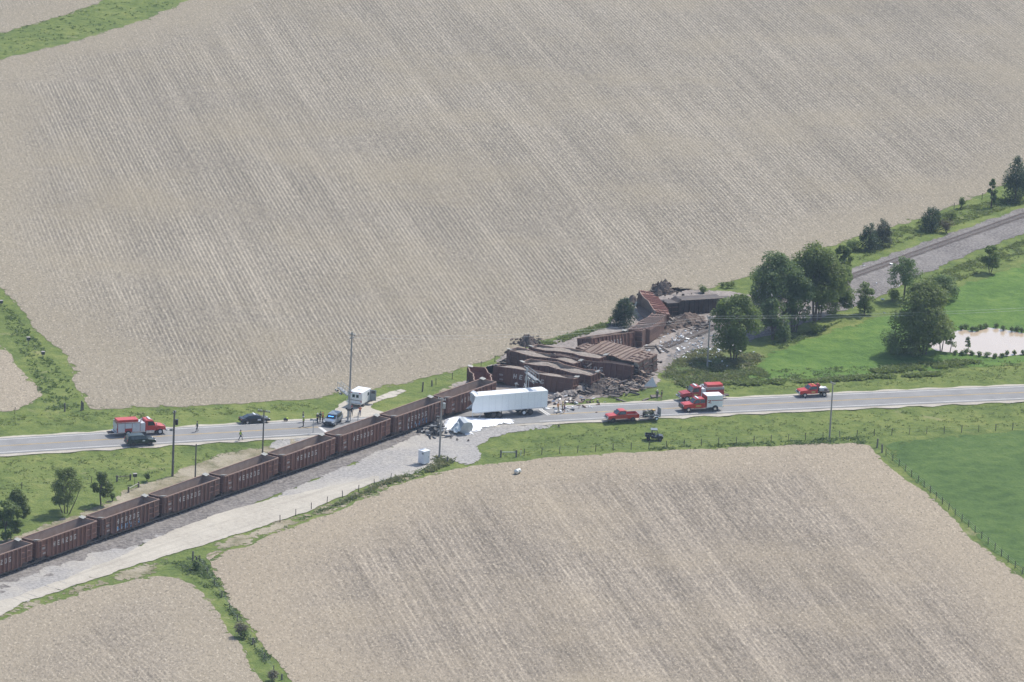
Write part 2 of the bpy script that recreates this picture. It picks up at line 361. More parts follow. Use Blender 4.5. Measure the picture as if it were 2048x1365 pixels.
far_edge = [(0, 577), (35, 615), (63, 645), (94, 678), (133, 713), (141, 746), (164, 788), (181, 818), (198, 819), (385, 813), (532, 804.5), (640, 796.4),
            (695, 785), (746, 781), (801, 769), (850, 757), (898, 745), (960, 727), (1010, 709), (1087, 683), (1150, 664), (1208, 645), (1262, 616), (1330, 588), (1419, 577),
            (1499, 552), (1600, 515), (1708, 477), (1786, 453.5), (1854, 434), (1903, 414.7), (1969, 387), (2060, 350), (2150, 318)]
sheet('field', [(-60, 505)]+far_edge+[(2200, -40), (1400, -60), (490, -44), (379, 0), (294, 39), (191, 70), (147, 84), (0, 120), (-80, 140)], .05, mat_field_far, 1.2, .45, 12,
      label='wide pale stubble field beyond the railway')
sheet('field', [(-90, 700), (-40, 690), (0, 688), (19, 704), (35, 732), (56, 758), (77, 777), (84, 793), (66, 807), (35, 819), (0, 825), (-90, 835)], .05, mat_field_left, 1, .35, 8,
      label='small stubble field corner beside the road at the picture edge')
sheet('field', [(-90, 92), (0, 67), (85, 44), (143, 27), (212, 0), (330, -44), (-90, -44)], .05, mat_field_far, 1.5, .5, 12, label='far stubble field beyond the grass strip')
sheet('field', [(412, 1114), (425, 1143), (443, 1176), (468, 1214), (492, 1241), (508, 1272), (537, 1308), (564, 1339), (579, 1359), (640, 1440), (2300, 1440), (2250, 1330), (2048, 1161),
                (1989, 1114), (1939, 1072), (1889, 1022), (1852, 989), (1814, 960), (1769, 925), (1738, 892), (1712, 887), (1634, 888), (1517, 894), (1380, 899.6), (1300, 903.6), (1198, 909.5),
                (1081, 917), (993, 928.5), (940, 932), (890, 943), (832, 958), (759, 984), (700, 1013), (640, 1036), (557, 1063), (523, 1080), (479, 1098), (434, 1103)], .05, mat_field_near, 1, .35, 8,
      label='broad stubble field in front of the railway')
sheet('field', [(-120, 1275), (0, 1240), (100, 1206), (200, 1175), (300, 1154), (363, 1156), (394, 1172), (412, 1187), (434, 1225), (456, 1266), (490, 1304), (515, 1344), (560, 1440), (-150, 1440)],
      .05, mat_field_left, 1, .4, 8, label='stubble field below the pale gravel lane')
sheet('green_field', [(1768, 893), (1800, 884), (1900, 874), (2048, 862), (2260, 848), (2300, 1330), (2048, 1150), (1995, 1108), (1945, 1063), (1895, 1013), (1858, 981), (1820, 951), (1778, 915)], .04, mat_crop, 1.2, .4, 8,
      label='dark green crop field beyond the fence')
sheet('pasture', [(1440, 745), (1500, 733), (1560, 700), (1640, 672), (1720, 645), (1790, 628), (1830, 605), (1900, 578), (1960, 560), (2048, 528), (2300, 440), (2300, 700), (2048, 728), (1900, 738), (1700, 752), (1560, 760), (1470, 765)],
      .04, mat_pasture, 1.5, .7, 4, label='bright green pasture round the pond')
# dry and dusty verges
sheet('dry_verge', [(-40, 1100), (60, 1062), (150, 1030), (215, 1005), (240, 985), (330, 955), (420, 915), (500, 897), (560, 890), (640, 868), (660, 870), (560, 915), (420, 968), (300, 1010), (150, 1062), (-40, 1128)],
      .04, mat_dry, 1, .5, 3, label='dusty dry verge beside the standing train')
sheet('dry_verge', [(740, 842), (800, 822), (860, 795), (905, 772), (955, 745), (1000, 722), (1040, 706), (1060, 720), (1000, 770), (930, 800), (840, 826), (770, 850)],
      .05, mat_dry, 1, .5, 3, label='bare dry verge north of the crossing')
sheet('tall_grass_bank', [(1330, 742), (1350, 725), (1385, 706), (1430, 690), (1480, 700), (1530, 715), (1500, 745), (1440, 768), (1370, 772), (1325, 760)], .045, mat_tall, .8, .6, 2, label='rank brownish tall grass bank by the wreck')
# dirt, ballast, gravel
sheet('churned_ground', [(905, 772), (960, 745), (1010, 706), (1090, 686), (1150, 668), (1205, 650), (1250, 630), (1265, 600), (1300, 585), (1335, 576), (1400, 580), (1460, 582), (1490, 590),
                         (1560, 600), (1640, 600), (1600, 640), (1520, 665), (1450, 690), (1400, 703), (1345, 728), (1320, 752), (1322, 768), (1255, 786), (1180, 800), (1100, 812), (1000, 822), (920, 812)],
      .05, mat_dirt, .8, .6, 2, label='churned grey dirt under the derailed cars')
SD = RDIR
def railp(t, o): p = RAIL0+RDIR*t+RNOR*o; return (p[0], p[1])
sheet('ballast_bed', [railp(-60, 3.6), railp(30, 3.6), railp(104, 3.0), railp(106, -3.2), railp(85, -4.6), railp(60, -6.0), railp(30, -6.6), railp(0, -6.6), railp(-60, -7.0)], .065, mat_ballast, .8, .35, 2, px=False,
      label='grey stone ballast under the standing train')
RT2 = [at_z(*p, .3) for p in ((1240, 722), (1325, 693.5), (1410, 660), (1560, 605.5), (1708, 550.5), (1880, 489), (2048, 429.5), (2180, 383))]
def side2(o):
    out = []
    for i, p in enumerate(RT2):
        a = RT2[max(0, i-1)]; b = RT2[min(len(RT2)-1, i+1)]; d = (b-a).to_2d().normalized(); out.append((p.x-d.y*o, p.y+d.x*o))
    return out
sheet('ballast_bed', side2(3.2)[2:]+[(G(2180, 425)[0], G(2180, 425)[1])]+[tuple(G(*p)[:2]) for p in ((2048, 467), (2000, 486), (1941, 507), (1844, 551), (1745, 600), (1667, 629), (1560, 665), (1440, 700), (1385, 706), (1330, 735))]+[side2(-1.5)[1]],
      .065, mat_ballast, .8, .4, 2, px=False, label='grey stone ballast of the intact track')
sheet('gravel_yard', [(560, 988), (640, 955), (700, 930), (760, 903), (800, 886), (835, 872), (868, 860), (900, 853), (960, 852), (1010, 850), (1065, 850), (1110, 847), (1118, 855), (1060, 861), (1010, 870),
                      (978, 878), (955, 893), (965, 910), (958, 926), (935, 930), (905, 921), (880, 917), (862, 936), (820, 950), (775, 962), (740, 968), (690, 985), (640, 1000), (560, 1012), (500, 1020)], .08, mat_gravel, .6, .35, 1.5,
      label='light grey gravel yard round the signal cabinet')
sheet('dry_verge', [(-60, 1195), (60, 1150), (180, 1112), (280, 1085), (330, 1066), (305, 1090), (269, 1115), (178, 1153), (98, 1187), (-60, 1229)], .075, mat_gravel, .8, .7, 2, label='dusty weedy strip between ballast and gravel lane')
sheet('dry_verge', [(-60, 1246), (60, 1206), (180, 1168), (285, 1131), (335, 1116), (318, 1140), (290, 1154), (200, 1172), (100, 1203), (-60, 1258)], .045, mat_dry, .7, .5, 1.5, label='dry tan fringe below the gravel lane at the picture edge')
sheet('dry_verge', [(420, 1092), (500, 1064), (632, 1020), (700, 992), (756, 966), (800, 953), (838, 950), (820, 960), (750, 986), (690, 1014), (600, 1046), (500, 1086), (440, 1101)], .045, mat_dry, .7, .6, 1.5, label='dry tan fringe between the gravel lane and the foreground stubble')
sheet('gravel_lane', [(-60, 1250), (0, 1232), (56, 1203), (171, 1166), (281, 1128), (391, 1096), (500, 1062), (630, 1019), (664, 1002), (720, 978), (756, 963), (757, 955), (748, 954), (677, 971), (572, 993), (493, 1012), (415, 1036), (305, 1079), (269, 1102), (178, 1139), (98, 1171), (0, 1204), (-60, 1222)],
      .095, mat_lane, .8, .22, 2, label='pale gravel lane running along the railway')
sheet('gravel_apron', [(540, 897), (548, 884), (590, 877), (650, 868), (700, 855), (735, 846), (690, 868), (640, 887), (590, 906)], .08, mat_gravel, .7, .35, 2, label='gravel apron between road and train')
sheet('gravel_apron', [(668, 820), (690, 804), (735, 799), (772, 789), (802, 779.5), (812, 783), (782, 796), (748, 808), (742, 816), (760, 823), (800, 827), (770, 842), (700, 846), (660, 840)], .08, mat_lane, .7, .3, 2,
      label='gravel drive where the ambulance stands')
# ------------------------------------------------------------------ road
def rp(x, o): 
    s = math.atan(float(road_slope(x))); return (x-math.sin(s)*o, float(road_y(x))+math.cos(s)*o)
def strip(name, x0, x1, o0, o1, off, mat, parent=None, step=2.0):
    n = max(1, int((x1-x0)/step)); v = []; 
    for i in range(n+1):
        x = x0+(x1-x0)*i/n
        for o in (o0, o1): p = rp(x, o); v.append((p[0], p[1], h1(*p)+off))
    f = [(2*i, 2*i+2, 2*i+3, 2*i+1) for i in range(n)]
    m = MB().add(v, f); return m.build(name, mat, parent)
X0, X1 = -170, 190
def xr(px, py): return at_z(px, py, .35).x
v = []; n = 180
for i in range(n+1):
    x = X0+(X1-X0)*i/n
    for o in (-5.7, -4.55, -2, 0, 2, 4.5, 5.6):
        j = (.35*math.sin(i*1.7)+.2*math.sin(i*4.3)) if abs(o) > 5 else 0
        p = rp(x, o+j); v.append((p[0], p[1], h1(*p)+.12-.008*abs(o)))
sh = [1 if 0 < k % 7 < 6 else 0 for k in range(len(v))]
shoulder = MB().add(v, [(7*i+k, 7*i+7+k, 7*i+8+k, 7*i+k+1) for i in range(n) for k in range(6)]).build('road_shoulder', mat_lane)
shoulder.data.attributes.new('edge', 'FLOAT', 'POINT').data.foreach_set('value', [float(q) for q in sh])
tag(shoulder, 'tan gravel shoulder edging the road', kind='structure')
road = strip('road', X0, X1, -4.5, 4.45, .13, mat_asphalt); tag(road, 'grey two lane asphalt road over the crossing', kind='structure')
strip('edge_line', X0, xr(660, 866), -3.85, -3.62, .142, mat_white_line, road)
strip('edge_line', xr(1064, 846), X1, -3.85, -3.62, .142, mat_white_line, road)
strip('edge_line', X0, xr(752, 835), 3.55, 3.78, .142, mat_white_line, road)
strip('edge_line', xr(1082, 819), X1, 3.55, 3.78, .142, mat_white_line, road)
for o in (-.2, .09):
    strip('centre_line', X0, xr(637, 854.7), o, o+.12, .142, mat_yellow_line, road)
    strip('centre_line', xr(1098, 831), X1, o, o+.12, .142, mat_yellow_line, road)
def bar_px(a, b, wd, z=.235):
    p, q = at_z(*a, .47), at_z(*b, .47); d = (q-p).normalized(); s = Vector((-d.y, d.x, 0))*wd/2
    MB().quad(p-s+Vector((0, 0, .01)), p+s+Vector((0, 0, .01)), q+s+Vector((0, 0, .01)), q-s+Vector((0, 0, .01))).build('stop_bar', mat_white_line, road)
bar_px((639.5, 855), (655, 866.5), .6); bar_px((1079, 819.5), (1096, 831), .3); bar_px((1083, 819.0), (1100, 830), .3)

# pond
pond = sheet('pond', [(1856, 690), (1880, 676), (1905, 666), (1925, 661), (1945, 664), (1957, 665), (1975, 655.5), (2000, 659), (2048, 668), (2150, 672), (2160, 705), (2048, 710), (1990, 716), (1950, 711), (1900, 705.5), (1870, 702)], .09, mat_water, .8, .25, 3,
             label='muddy tan pond reflecting the pale sky'); pond.data.polygons.foreach_set('use_smooth', [True]*len(pond.data.polygons))

# ------------------------------------------------------------------ tracks
def track(name, label, line, z, gauge=1.435, ties=True, tie_step=.62, skip=None):
    tr = thing(name, label, 'railway track')
    acc = [0]
    for i in range(1, len(line)): acc.append(acc[-1]+(Vector(line[i])-Vector(line[i-1])).length)
    def ev(s):
        i = max(k for k in range(len(acc)) if acc[k] <= s+1e-6); i = min(i, len(line)-2); a, b = Vector(line[i]), Vector(line[i+1]); d = (b-a).normalized()
        return a+d*(s-acc[i]), d
    for o in (-gauge/2, gauge/2):
        m = MB()
        for i in range(len(line)-1):
            a, b = Vector(line[i]), Vector(line[i+1]); d = (b-a).normalized(); nn = Vector((-d.y, d.x, 0))*o
            m.bar(a+nn+Vector((0, 0, z+.23)), b+nn+Vector((0, 0, z+.23)), .075, .16)
            m.bar(a+nn+Vector((0, 0, z+.16)), b+nn+Vector((0, 0, z+.16)), .15, .025)
        m.build('rail', RAILST, tr)
    me = MB().box((0, 0, 0), (.23, 2.55, .16)).mesh('tie', TIE)
    s = .3; k = 0
    while s < acc[-1]:
        if not skip or not skip(s):
            p, d = ev(s); t = link('tie', me, tr); t.location = (p.x, p.y, p.z+z+.07); t.rotation_euler = (0, 0, math.atan2(d.y, d.x)+random.uniform(-.03, .03)); k += 1
        s += tie_step
    return tr
track('railway_track', 'railway track carrying the standing gondola train', [(*railp(-60, 0), .15), (*railp(118, 0), .15)], .07, tie_step=.9)
track('railway_track', 'torn intact track curving away beyond the wreck', [(p.x, p.y, .03) for p in RT2[1:]], .08, tie_step=.68)

# ------------------------------------------------------------------ gondola cars
L2, B2, TOP, BOT = 7.35, 1.55, 3.55, .95
RIBX = [-6.55, -5.05, -3.75, -2.7, -1.65, -.65, .35, 1.35, 2.4, 3.45, 4.45, 5.9]
def gondola_proto():
    P = []                                                     # (name, mesh, parent index, matrix)
    m = MB(); N = 20; xs = [-L2+2*L2*i/N for i in range(N+1)]
    def zb(x): return BOT if abs(x) > 5.0 else .55
    for sgn in (-1, 1):
        for lvl in range(3):
            pass
        v = []
        for x in xs:
            for k in range(5): v.append((x, sgn*B2, zb(x)+(TOP-zb(x))*k/4))
        m.add(v, [(5*i+k, 5*i+5+k, 5*i+6+k, 5*i+k+1) for i in range(N) for k in range(4)])
    for sgn in (-1, 1):
        v = [(sgn*L2, y, BOT+(TOP-BOT)*k/4) for y in (-B2, -.5, .5, B2) for k in range(5)]
        m.add(v, [(5*i+k, 5*i+5+k, 5*i+6+k, 5*i+k+1) for i in range(3) for k in range(4)])
    # underside: two tubs and a centre sill
    v = [];
    for x in xs:
        for y, dz in ((-B2, 0), (-1.1, -.18 if abs(x) < 5 else 0), (0, -.1 if abs(x) < 5 else 0), (1.1, -.18 if abs(x) < 5 else 0), (B2, 0)): v.append((x, y, zb(x)+dz))
    m.add(v, [(5*i+k, 5*i+5+k, 5*i+6+k, 5*i+k+1) for i in range(N) for k in range(4)])
    P.append(('body', m.mesh('body', RUST), None))
    m = MB(); iB = B2-.06; iL = L2-.06; ft = 1.05
    for sgn in (-1, 1):
        v = [(x*iL/L2, sgn*iB, ft+(TOP-ft)*k/3) for x in xs for k in range(4)]
        m.add(v, [(4*i+k, 4*i+4+k, 4*i+5+k, 4*i+k+1) for i in range(N) for k in range(3)])
        v = [(sgn*iL, -iB, TOP), (sgn*iL, iB, TOP), (sgn*iL, iB, 2.75), (sgn*iL, -iB, 2.75), (sgn*5.3, -iB, ft), (sgn*5.3, iB, ft)]
        m.add(v, [(0, 1, 2, 3), (3, 2, 5, 4)])
    v = [(x, y, ft+(.35*max(0, 1-abs(x)/1.3))) for x in (-5.3, -1.3, -.4, .4, 1.3, 5.3) for y in (-iB, iB)]
    m.add(v, [(2*i, 2*i+2, 2*i+3, 2*i+1) for i in range(5)])
    P.append(('interior', m.mesh('interior', RUSTIN), None))
    m = MB()
    for sgn in (-1, 1):
        for i in range(8):
            a = -L2+2*L2*i/8; m.box((a+L2/8, sgn*B2, TOP+.02), (2*L2/8, .17, .13))
        m.box((sgn*L2, 0, TOP+.015), (.17, 2*B2-.2, .12))
    P.append(('top_rail', m.mesh('top_rail', LIP), None))
    for sgn in (-1, 1):
        for x in RIBX:
            z0 = (BOT if abs(x) > 5 else .58); m = MB()
            prof = [(x-.12, B2-.01), (x-.075, B2+.2), (x+.075, B2+.2), (x+.12, B2-.01)]
            for k in range(3):
                a, b = z0+(TOP-.06-z0)*k/3, z0+(TOP-.06-z0)*(k+1)/3
                v = [(px_, sgn*py_, z) for z in (a, b) for px_, py_ in prof]
                m.add(v, [(0, 1, 5, 4), (1, 2, 6, 5), (2, 3, 7, 6), (0, 3, 2, 1), (4, 5, 6, 7)])
            P.append(('rib', m.mesh('rib', RUST2), None))
        for xa, xb in ((-7.2, -6.66), (-6.44, -5.16), (4.56, 5.79), (6.02, 7.2)):
            for z in (1.75, 2.65):
                P.append(('ledge', MB().box(((xa+xb)/2, sgn*(B2+.06), z), (xb-xa-.1, .14, .09)).mesh('ledge', RUST2), None))
    for sgn in (-1, 1):
        for y in (-1.35, -.45, .45, 1.35):
            P.append(('end_post', MB().box((sgn*(L2+.07), y, (TOP+BOT)/2-.05), (.15, .16, TOP-BOT-.12)).mesh('end_post', RUST2), None))
        P.append(('end_beam', MB().box((sgn*(L2+.06), 0, 2.3), (.2, 2.9, .12)).mesh('end_beam', RUST2), None))
        for k in range(6): P.append(('ladder_rung', MB().box((sgn*(L2-.32), -B2-.12 if sgn > 0 else B2+.12, 1.1+k*.42), (.42, .05, .06)).mesh('ladder_rung', DARKST), None))
        m = MB(); m.box((sgn*(L2+.42), 0, .85), (.85, .22, .24)); m.box((sgn*(L2+.74), .05*sgn, .85), (.26, .36, .32))
        P.append(('coupler', m.mesh('coupler', DARKST), None))
    # corner platforms: far corner at the +x end, near corner at the -x end
    for sx, sy in ((1, 1), (-1, -1)):
        q = Euler((sy*.18, -sx*.12, 0)).to_matrix()
        m = MB(); m.box((sx*(L2-.25), sy*(B2-.42), TOP+.2), (.85, .9, .05), q); m.box((sx*(L2-.15), sy*(B2-.6), TOP+.05), (.5, .1, .25))
        P.append(('corner_platform', m.mesh('corner_platform', PLATE), None))
    for sgn in (-1, 1):
        m = MB(); bx = sgn*5.75
        for y in (-1.0, 1.0):
            m.add([(bx+a, y+b, z) for b in (-.09, .09) for a, z in ((-1.15, .55), (-.95, .35), (-.35, .22), (.35, .22), (.95, .35), (1.15, .55), (.45, .75), (-.45, .75))],
                  [tuple(range(8)), tuple(range(15, 7, -1))]+[(i, (i+1) % 8, 8+(i+1) % 8, 8+i) for i in range(8)])
        m.box((bx, 0, .5), (.5, 2.3, .32)); bi = len(P); P.append(('bogie', m.mesh('bogie', DARKST), None))
        for dx in (-.89, .89):
            for y in (-.74, .74):
                P.append(('wheel', MB().tube((bx+dx, y-.07, .42), (bx+dx, y+.07, .42), .42, n=14).mesh('wheel', STEELW), bi))
    return P
STROKES = {'H': [(0, 0, .3, 1), (.7, 0, 1, 1), (.3, .4, .7, .6)], 'E': [(0, 0, .32, 1), (.32, .8, 1, 1), (.32, .4, .85, .6), (.32, 0, 1, .2)],
           'R': [(0, 0, .3, 1), (.3, .82, .85, 1), (.7, .55, 1, .85), (.3, .42, .85, .58), (.62, 0, .95, .42)], 'Z': [(0, .8, 1, 1), (0, 0, 1, .2), (.55, .5, .95, .8), (.3, .35, .7, .6), (.05, .2, .45, .45)],
           'O': [(0, .12, .3, .88), (.7, .12, 1, .88), (.12, .82, .88, 1), (.12, 0, .88, .18)], 'G': [(0, .12, .3, .88), (.12, .82, 1, 1), (.12, 0, .95, .18), (.68, .18, 1, .5), (.5, .38, .68, .52)]}
def glyph(ch, x, z, wd, ht, y=-B2-.012):
    m = MB()
    for a, b, c, d in STROKES[ch]: m.box((x+(a+c)/2*wd, y, z+(b+d)/2*ht), ((c-a)*wd, .012, (d-b)*ht))
    return m
PROTO = gondola_proto(); LET = []
for ch, x in zip('HERZOG', (-3.28, -2.2, -1.15, -.15, .85, 1.88)):
    LET.append(('letter', glyph(ch, x-.29, TOP-1.66, .58, .80).mesh('letter', LETTER)))
STEN = [MB().box((-5.75+random.uniform(-.08, .08), -B2-.012, z), (wd, .012, hh)).mesh('stencil_mark', STENCIL) for wd, z, hh in ((.75, 2.2, .34), (.7, 1.38, .3))]
def graffiti_blobs(seed, mat):
    rg = random.Random(seed); m = MB()
    for i in range(7):
        x = -3.4+i*.95+rg.uniform(-.1, .1)
        for k in range(4):
            a = rg.uniform(-.5, .5)
            m.box((x+rg.uniform(-.22, .22), -B2-.02-.003*k, 1.15+rg.uniform(-.35, .45)), (rg.uniform(.12, .42), .01, rg.uniform(.15, .5)), Euler((0, a, 0)).to_matrix())
    return m.mesh('graffiti', mat)
def load_mesh(seed, lo, hi, x0=-7.1, x1=7.1, name='ballast_load', spill=0):
    rg = np.random.RandomState(seed); nx, ny = 36, 9; v = []; c1, c2 = rg.uniform(-4.5, -2.5), rg.uniform(2.0, 4.5)
    for i in range(nx+1):
        x = x0+(x1-x0)*i/nx
        hmp = max(math.exp(-((x-c1)/2.4)**2), math.exp(-((x-c2)/2.4)**2))
        for j in range(ny+1):
            y = -1.46+2.92*j/ny; z = lo+(hi-lo)*hmp*(1-.25*(y/1.5)**2)+rg.uniform(-.05, .05)
            v.append((x, y, z))
    f = [(i*(ny+1)+j, (i+1)*(ny+1)+j, (i+1)*(ny+1)+j+1, i*(ny+1)+j+1) for i in range(nx) for j in range(ny)]
    return MB().add(v, f).mesh(name, LOAD)
def gondola(label, loc, rot, load=None, letters=True, bogies=True, deform=None, dust=None, graf=None, xs=1.0, group=None, side=None):
    root = thing('gondola_car', label, 'rail car', loc, 0, group); root.rotation_mode = 'XYZ'; root.rotation_euler = rot; root.scale = (xs, 1, 1)
    made = []
    items = [(n_, me, pi) for n_, me, pi in PROTO]
    if letters: items += [(n_, me, None) for n_, me in LET]+[('stencil_mark', q_, None) for q_ in STEN]
    if graf: items += [('graffiti', graffiti_blobs(graf, GRAF_BLUE), None), ('graffiti', graffiti_blobs(graf+50, GRAF_PALE), None)]
    if load is not None: items.append(('ballast_load', load, None))
    skipb = set()
    for i, (n_, me, pi) in enumerate(items):
        if not bogies and (n_ == 'bogie' or (pi is not None)): made.append(None); continue
        if deform is not None and n_ not in ('wheel',):
            me = me.copy(); co = np.zeros(len(me.vertices)*3); me.vertices.foreach_get('co', co); co = co.reshape(-1, 3); co = deform(co); me.vertices.foreach_set('co', co.ravel()); me.update()
        if dust is not None and n_ in dust: 
            me = me.copy(); me.materials[0] = dust[n_]
        made.append(link(n_, me, root if pi is None else made[pi]))
    return root
YAW = math.atan2(RDIR[1], RDIR[0])
clabel = ['rust brown open gondola cut off by the picture edge, leftmost of the train', 'rust brown gondola behind the leftmost car, beside two leafy trees', 'rust brown gondola with small blue and white graffiti, third from the left edge',
          'empty rust brown gondola fourth from the left edge, below the short bare pole', 'rust brown gondola holding grey stone, fifth from the left, at the crossarm pole', 'rust brown gondola, sixth from the left, beside the gravel apron at the road',
          'rust brown gondola standing across the road in front of the ambulance', 'rust brown gondola with large blue and white graffiti beside the spilled powder', 'rust brown gondola hidden behind the front of the white trailer']
for k in range(9):
    t = 15.96*(k-1)+L2; p = railp(t, 0)
    ld = {4: load_mesh(4, 1.2, 2.5), 5: load_mesh(9, 1.2, 2.7), 7: load_mesh(6, 1.1, 1.9), 0: load_mesh(5, 1.1, 1.5), 3: load_mesh(15, 1.1, 1.9)}.get(k)
    gondola(clabel[k], (*p, .44), (0, 0, YAW), load=ld, graf={2: 3, 7: 8}.get(k), dust={'body': (RUST, RUSTB, RUSTC)[(k*2+k//3) % 3]}, group='gondolas standing on the track')
def crumple(seed, amt=.25, sag=0.0, twist=0.0):
    rg = np.random.RandomState(seed); ph = rg.uniform(0, 6, 6)
    def f(c):
        x, y, z = c[:, 0].copy(), c[:, 1].copy(), c[:, 2].copy(); hz = np.clip((z-1)/2.5, 0, 1.1)
        s = np.where(y < 0, 0, .45)
        y2 = y + amt*hz*(np.sin(x*.75+ph[0]+s)+.6*np.sin(x*1.7+ph[1]+s))
        z2 = z + amt*.45*hz*np.sin(x*.6+ph[2]+s) - sag*(x/7.35)**2
        a = twist*x/7.35; y3 = y2*np.cos(a)-z2*np.sin(a); z3 = y2*np.sin(a)+z2*np.cos(a)
        return np.stack([x, y3, z3], 1)
    return f
dustdeck = {'body': DUSTY, 'rib': M('deck_rib', (.19, .125, .10), (.26, .19, .15), 1.4, .85)}
WRECK = [
 ('short crushed gondola, its open rusty end facing the camera beside the trailer', (-5.2, 883.3, -.9, -79, 4, -3), dict(xs=.62, letters=False, bogies=False, deform=crumple(1, .2), dust={'interior': RUSTRED})),
 ('leaning stone filled gondola with white lettering right behind the white trailer', (4.2, 886.8, -.75, -20, 2.0, -9), dict(load=load_mesh(21, 3.15, 3.75), bogies=False, deform=crumple(2, .2))),
 ('narrowly visible gondola jammed between two stone filled cars of the pile', (8.9, 891.7, -.85, -34, -1.0, 2), dict(load=load_mesh(22, 2.9, 3.6), letters=False, bogies=False, deform=crumple(3, .28))),
 ('stone filled gondola with two humps of gravel, westmost of the pile top', (6.1, 898.8, -.85, -35.8, -2.4, -.7), dict(load=load_mesh(23, 3.1, 3.7), letters=False, bogies=False, deform=crumple(4, .22))),
 ('stone filled gondola behind the two hump car, highest of the upright pile', (10.2, 902.4, -.8, -31.3, -2.4, -.8), dict(load=load_mesh(24, 3.15, 3.7), letters=False, bogies=False, deform=crumple(5, .2))),
 ('slumped gondola with partly hidden white lettering above the debris heap', (14.3, 896.6, -.78, -13, 1.8, -10), dict(load=load_mesh(25, 2.0, 3.0), bogies=False, deform=crumple(6, .22))),
 ('gondola on its side with a dusty ribbed flank up, nearest the road', (19.25, 902.9, 2.14, -41.5, -1.9, 101.5), dict(letters=False, bogies=False, deform=crumple(7, .16, .3), dust=dustdeck)),
 ('gondola on its side with a dusty ribbed flank up, farther from the road', (20.7, 907.3, 1.74, -39.1, -.2, 98.2), dict(letters=False, bogies=False, deform=crumple(8, .16, .3), dust=dustdeck)),
 ('upright tilted gondola with lettering behind the dusty overturned cars', (17.5, 913.0, -.28, 54.7, 5.6, -11.2), dict(bogies=False, deform=crumple(9, .08), load=load_mesh(26, 1.6, 2.4))),
 ('overturned gondola with pale curved ribs and its underframe showing', (26.7, 924.1, 1.52, 71.6, 1.3, -92), dict(letters=False, bogies=False, deform=crumple(10, .14), dust={'rib': M('pale_rib', (.34, .255, .205), (.26, .18, .14), 1.3, .85), 'body': RUSTB})),
 ('overturned gondola with red ribs lying end on beyond the cedar', (27.9, 939.8, 1.23, -77.9, 1.4, 81.5), dict(letters=False, bogies=False, deform=crumple(11, .14), dust={'body': RUSTC, 'rib': M('red_rib', (.34, .165, .13), (.27, .12, .09), 1.3, .85)})),
 ('upside down dark gondola with its underframe up beside the big tree', (34.3, 946.3, 3.25, 28.2, 1.5, 178.9), dict(letters=False, bogies=False, deform=crumple(12, .16), dust={'body': DARKST, 'rib': DARKST, 'end_post': DARKST, 'top_rail': DARKST})),
]
for lab, (x, y, z, ya, pi_, ro), kw in WRECK:
    gondola(lab, (x, y, z), (R(ro), R(pi_), R(ya)), group='gondolas heaped in the derailment', **kw)

# ------------------------------------------------------------------ trees and shrubs
def leaf_cloud(blobs, n, size, seed, flat=.8, shell=.55):
    rg = np.random.RandomState(seed); wts = np.array([b[3]**2 for b in blobs]); wts = wts/wts.sum()
    idx = rg.choice(len(blobs), n, p=wts); B = np.array(blobs)
    d = rg.normal(size=(n, 3)); d /= np.linalg.norm(d, axis=1)[:, None]; rad = shell+(1.06-shell)*rg.uniform(0, 1, n)**.7
    ctr = B[idx, :3] + d*(B[idx, 3]*rad)[:, None]*np.array((1, 1, flat))
    nrm = d*.55+rg.normal(size=(n, 3))*.5+np.array((0, 0, .55)); nrm /= np.linalg.norm(nrm, axis=1)[:, None]
    t = np.cross(nrm, rg.normal(size=(n, 3))); t /= np.linalg.norm(t, axis=1)[:, None]; b = np.cross(nrm, t)
    s = (size*rg.uniform(.55, 1.35, n))[:, None]
    V = np.stack([ctr-t*s*.5, ctr+b*s*.32, ctr+t*s*.5, ctr-b*s*.32], 1).reshape(-1, 3)
    F = np.arange(4*n).reshape(-1, 4)
    return V, F
def np_mesh(name, V, F, mat):
    me = bpy.data.meshes.new(name); k = F.shape[1]; me.vertices.add(len(V)); me.vertices.foreach_set('co', V.ravel())
    me.loops.add(F.size); me.loops.foreach_set('vertex_index', F.ravel().astype(np.int32)); me.polygons.add(len(F))
    me.polygons.foreach_set('loop_start', (np.arange(len(F))*k).astype(np.int32)); me.update(calc_edges=True); me.materials.append(mat); return me
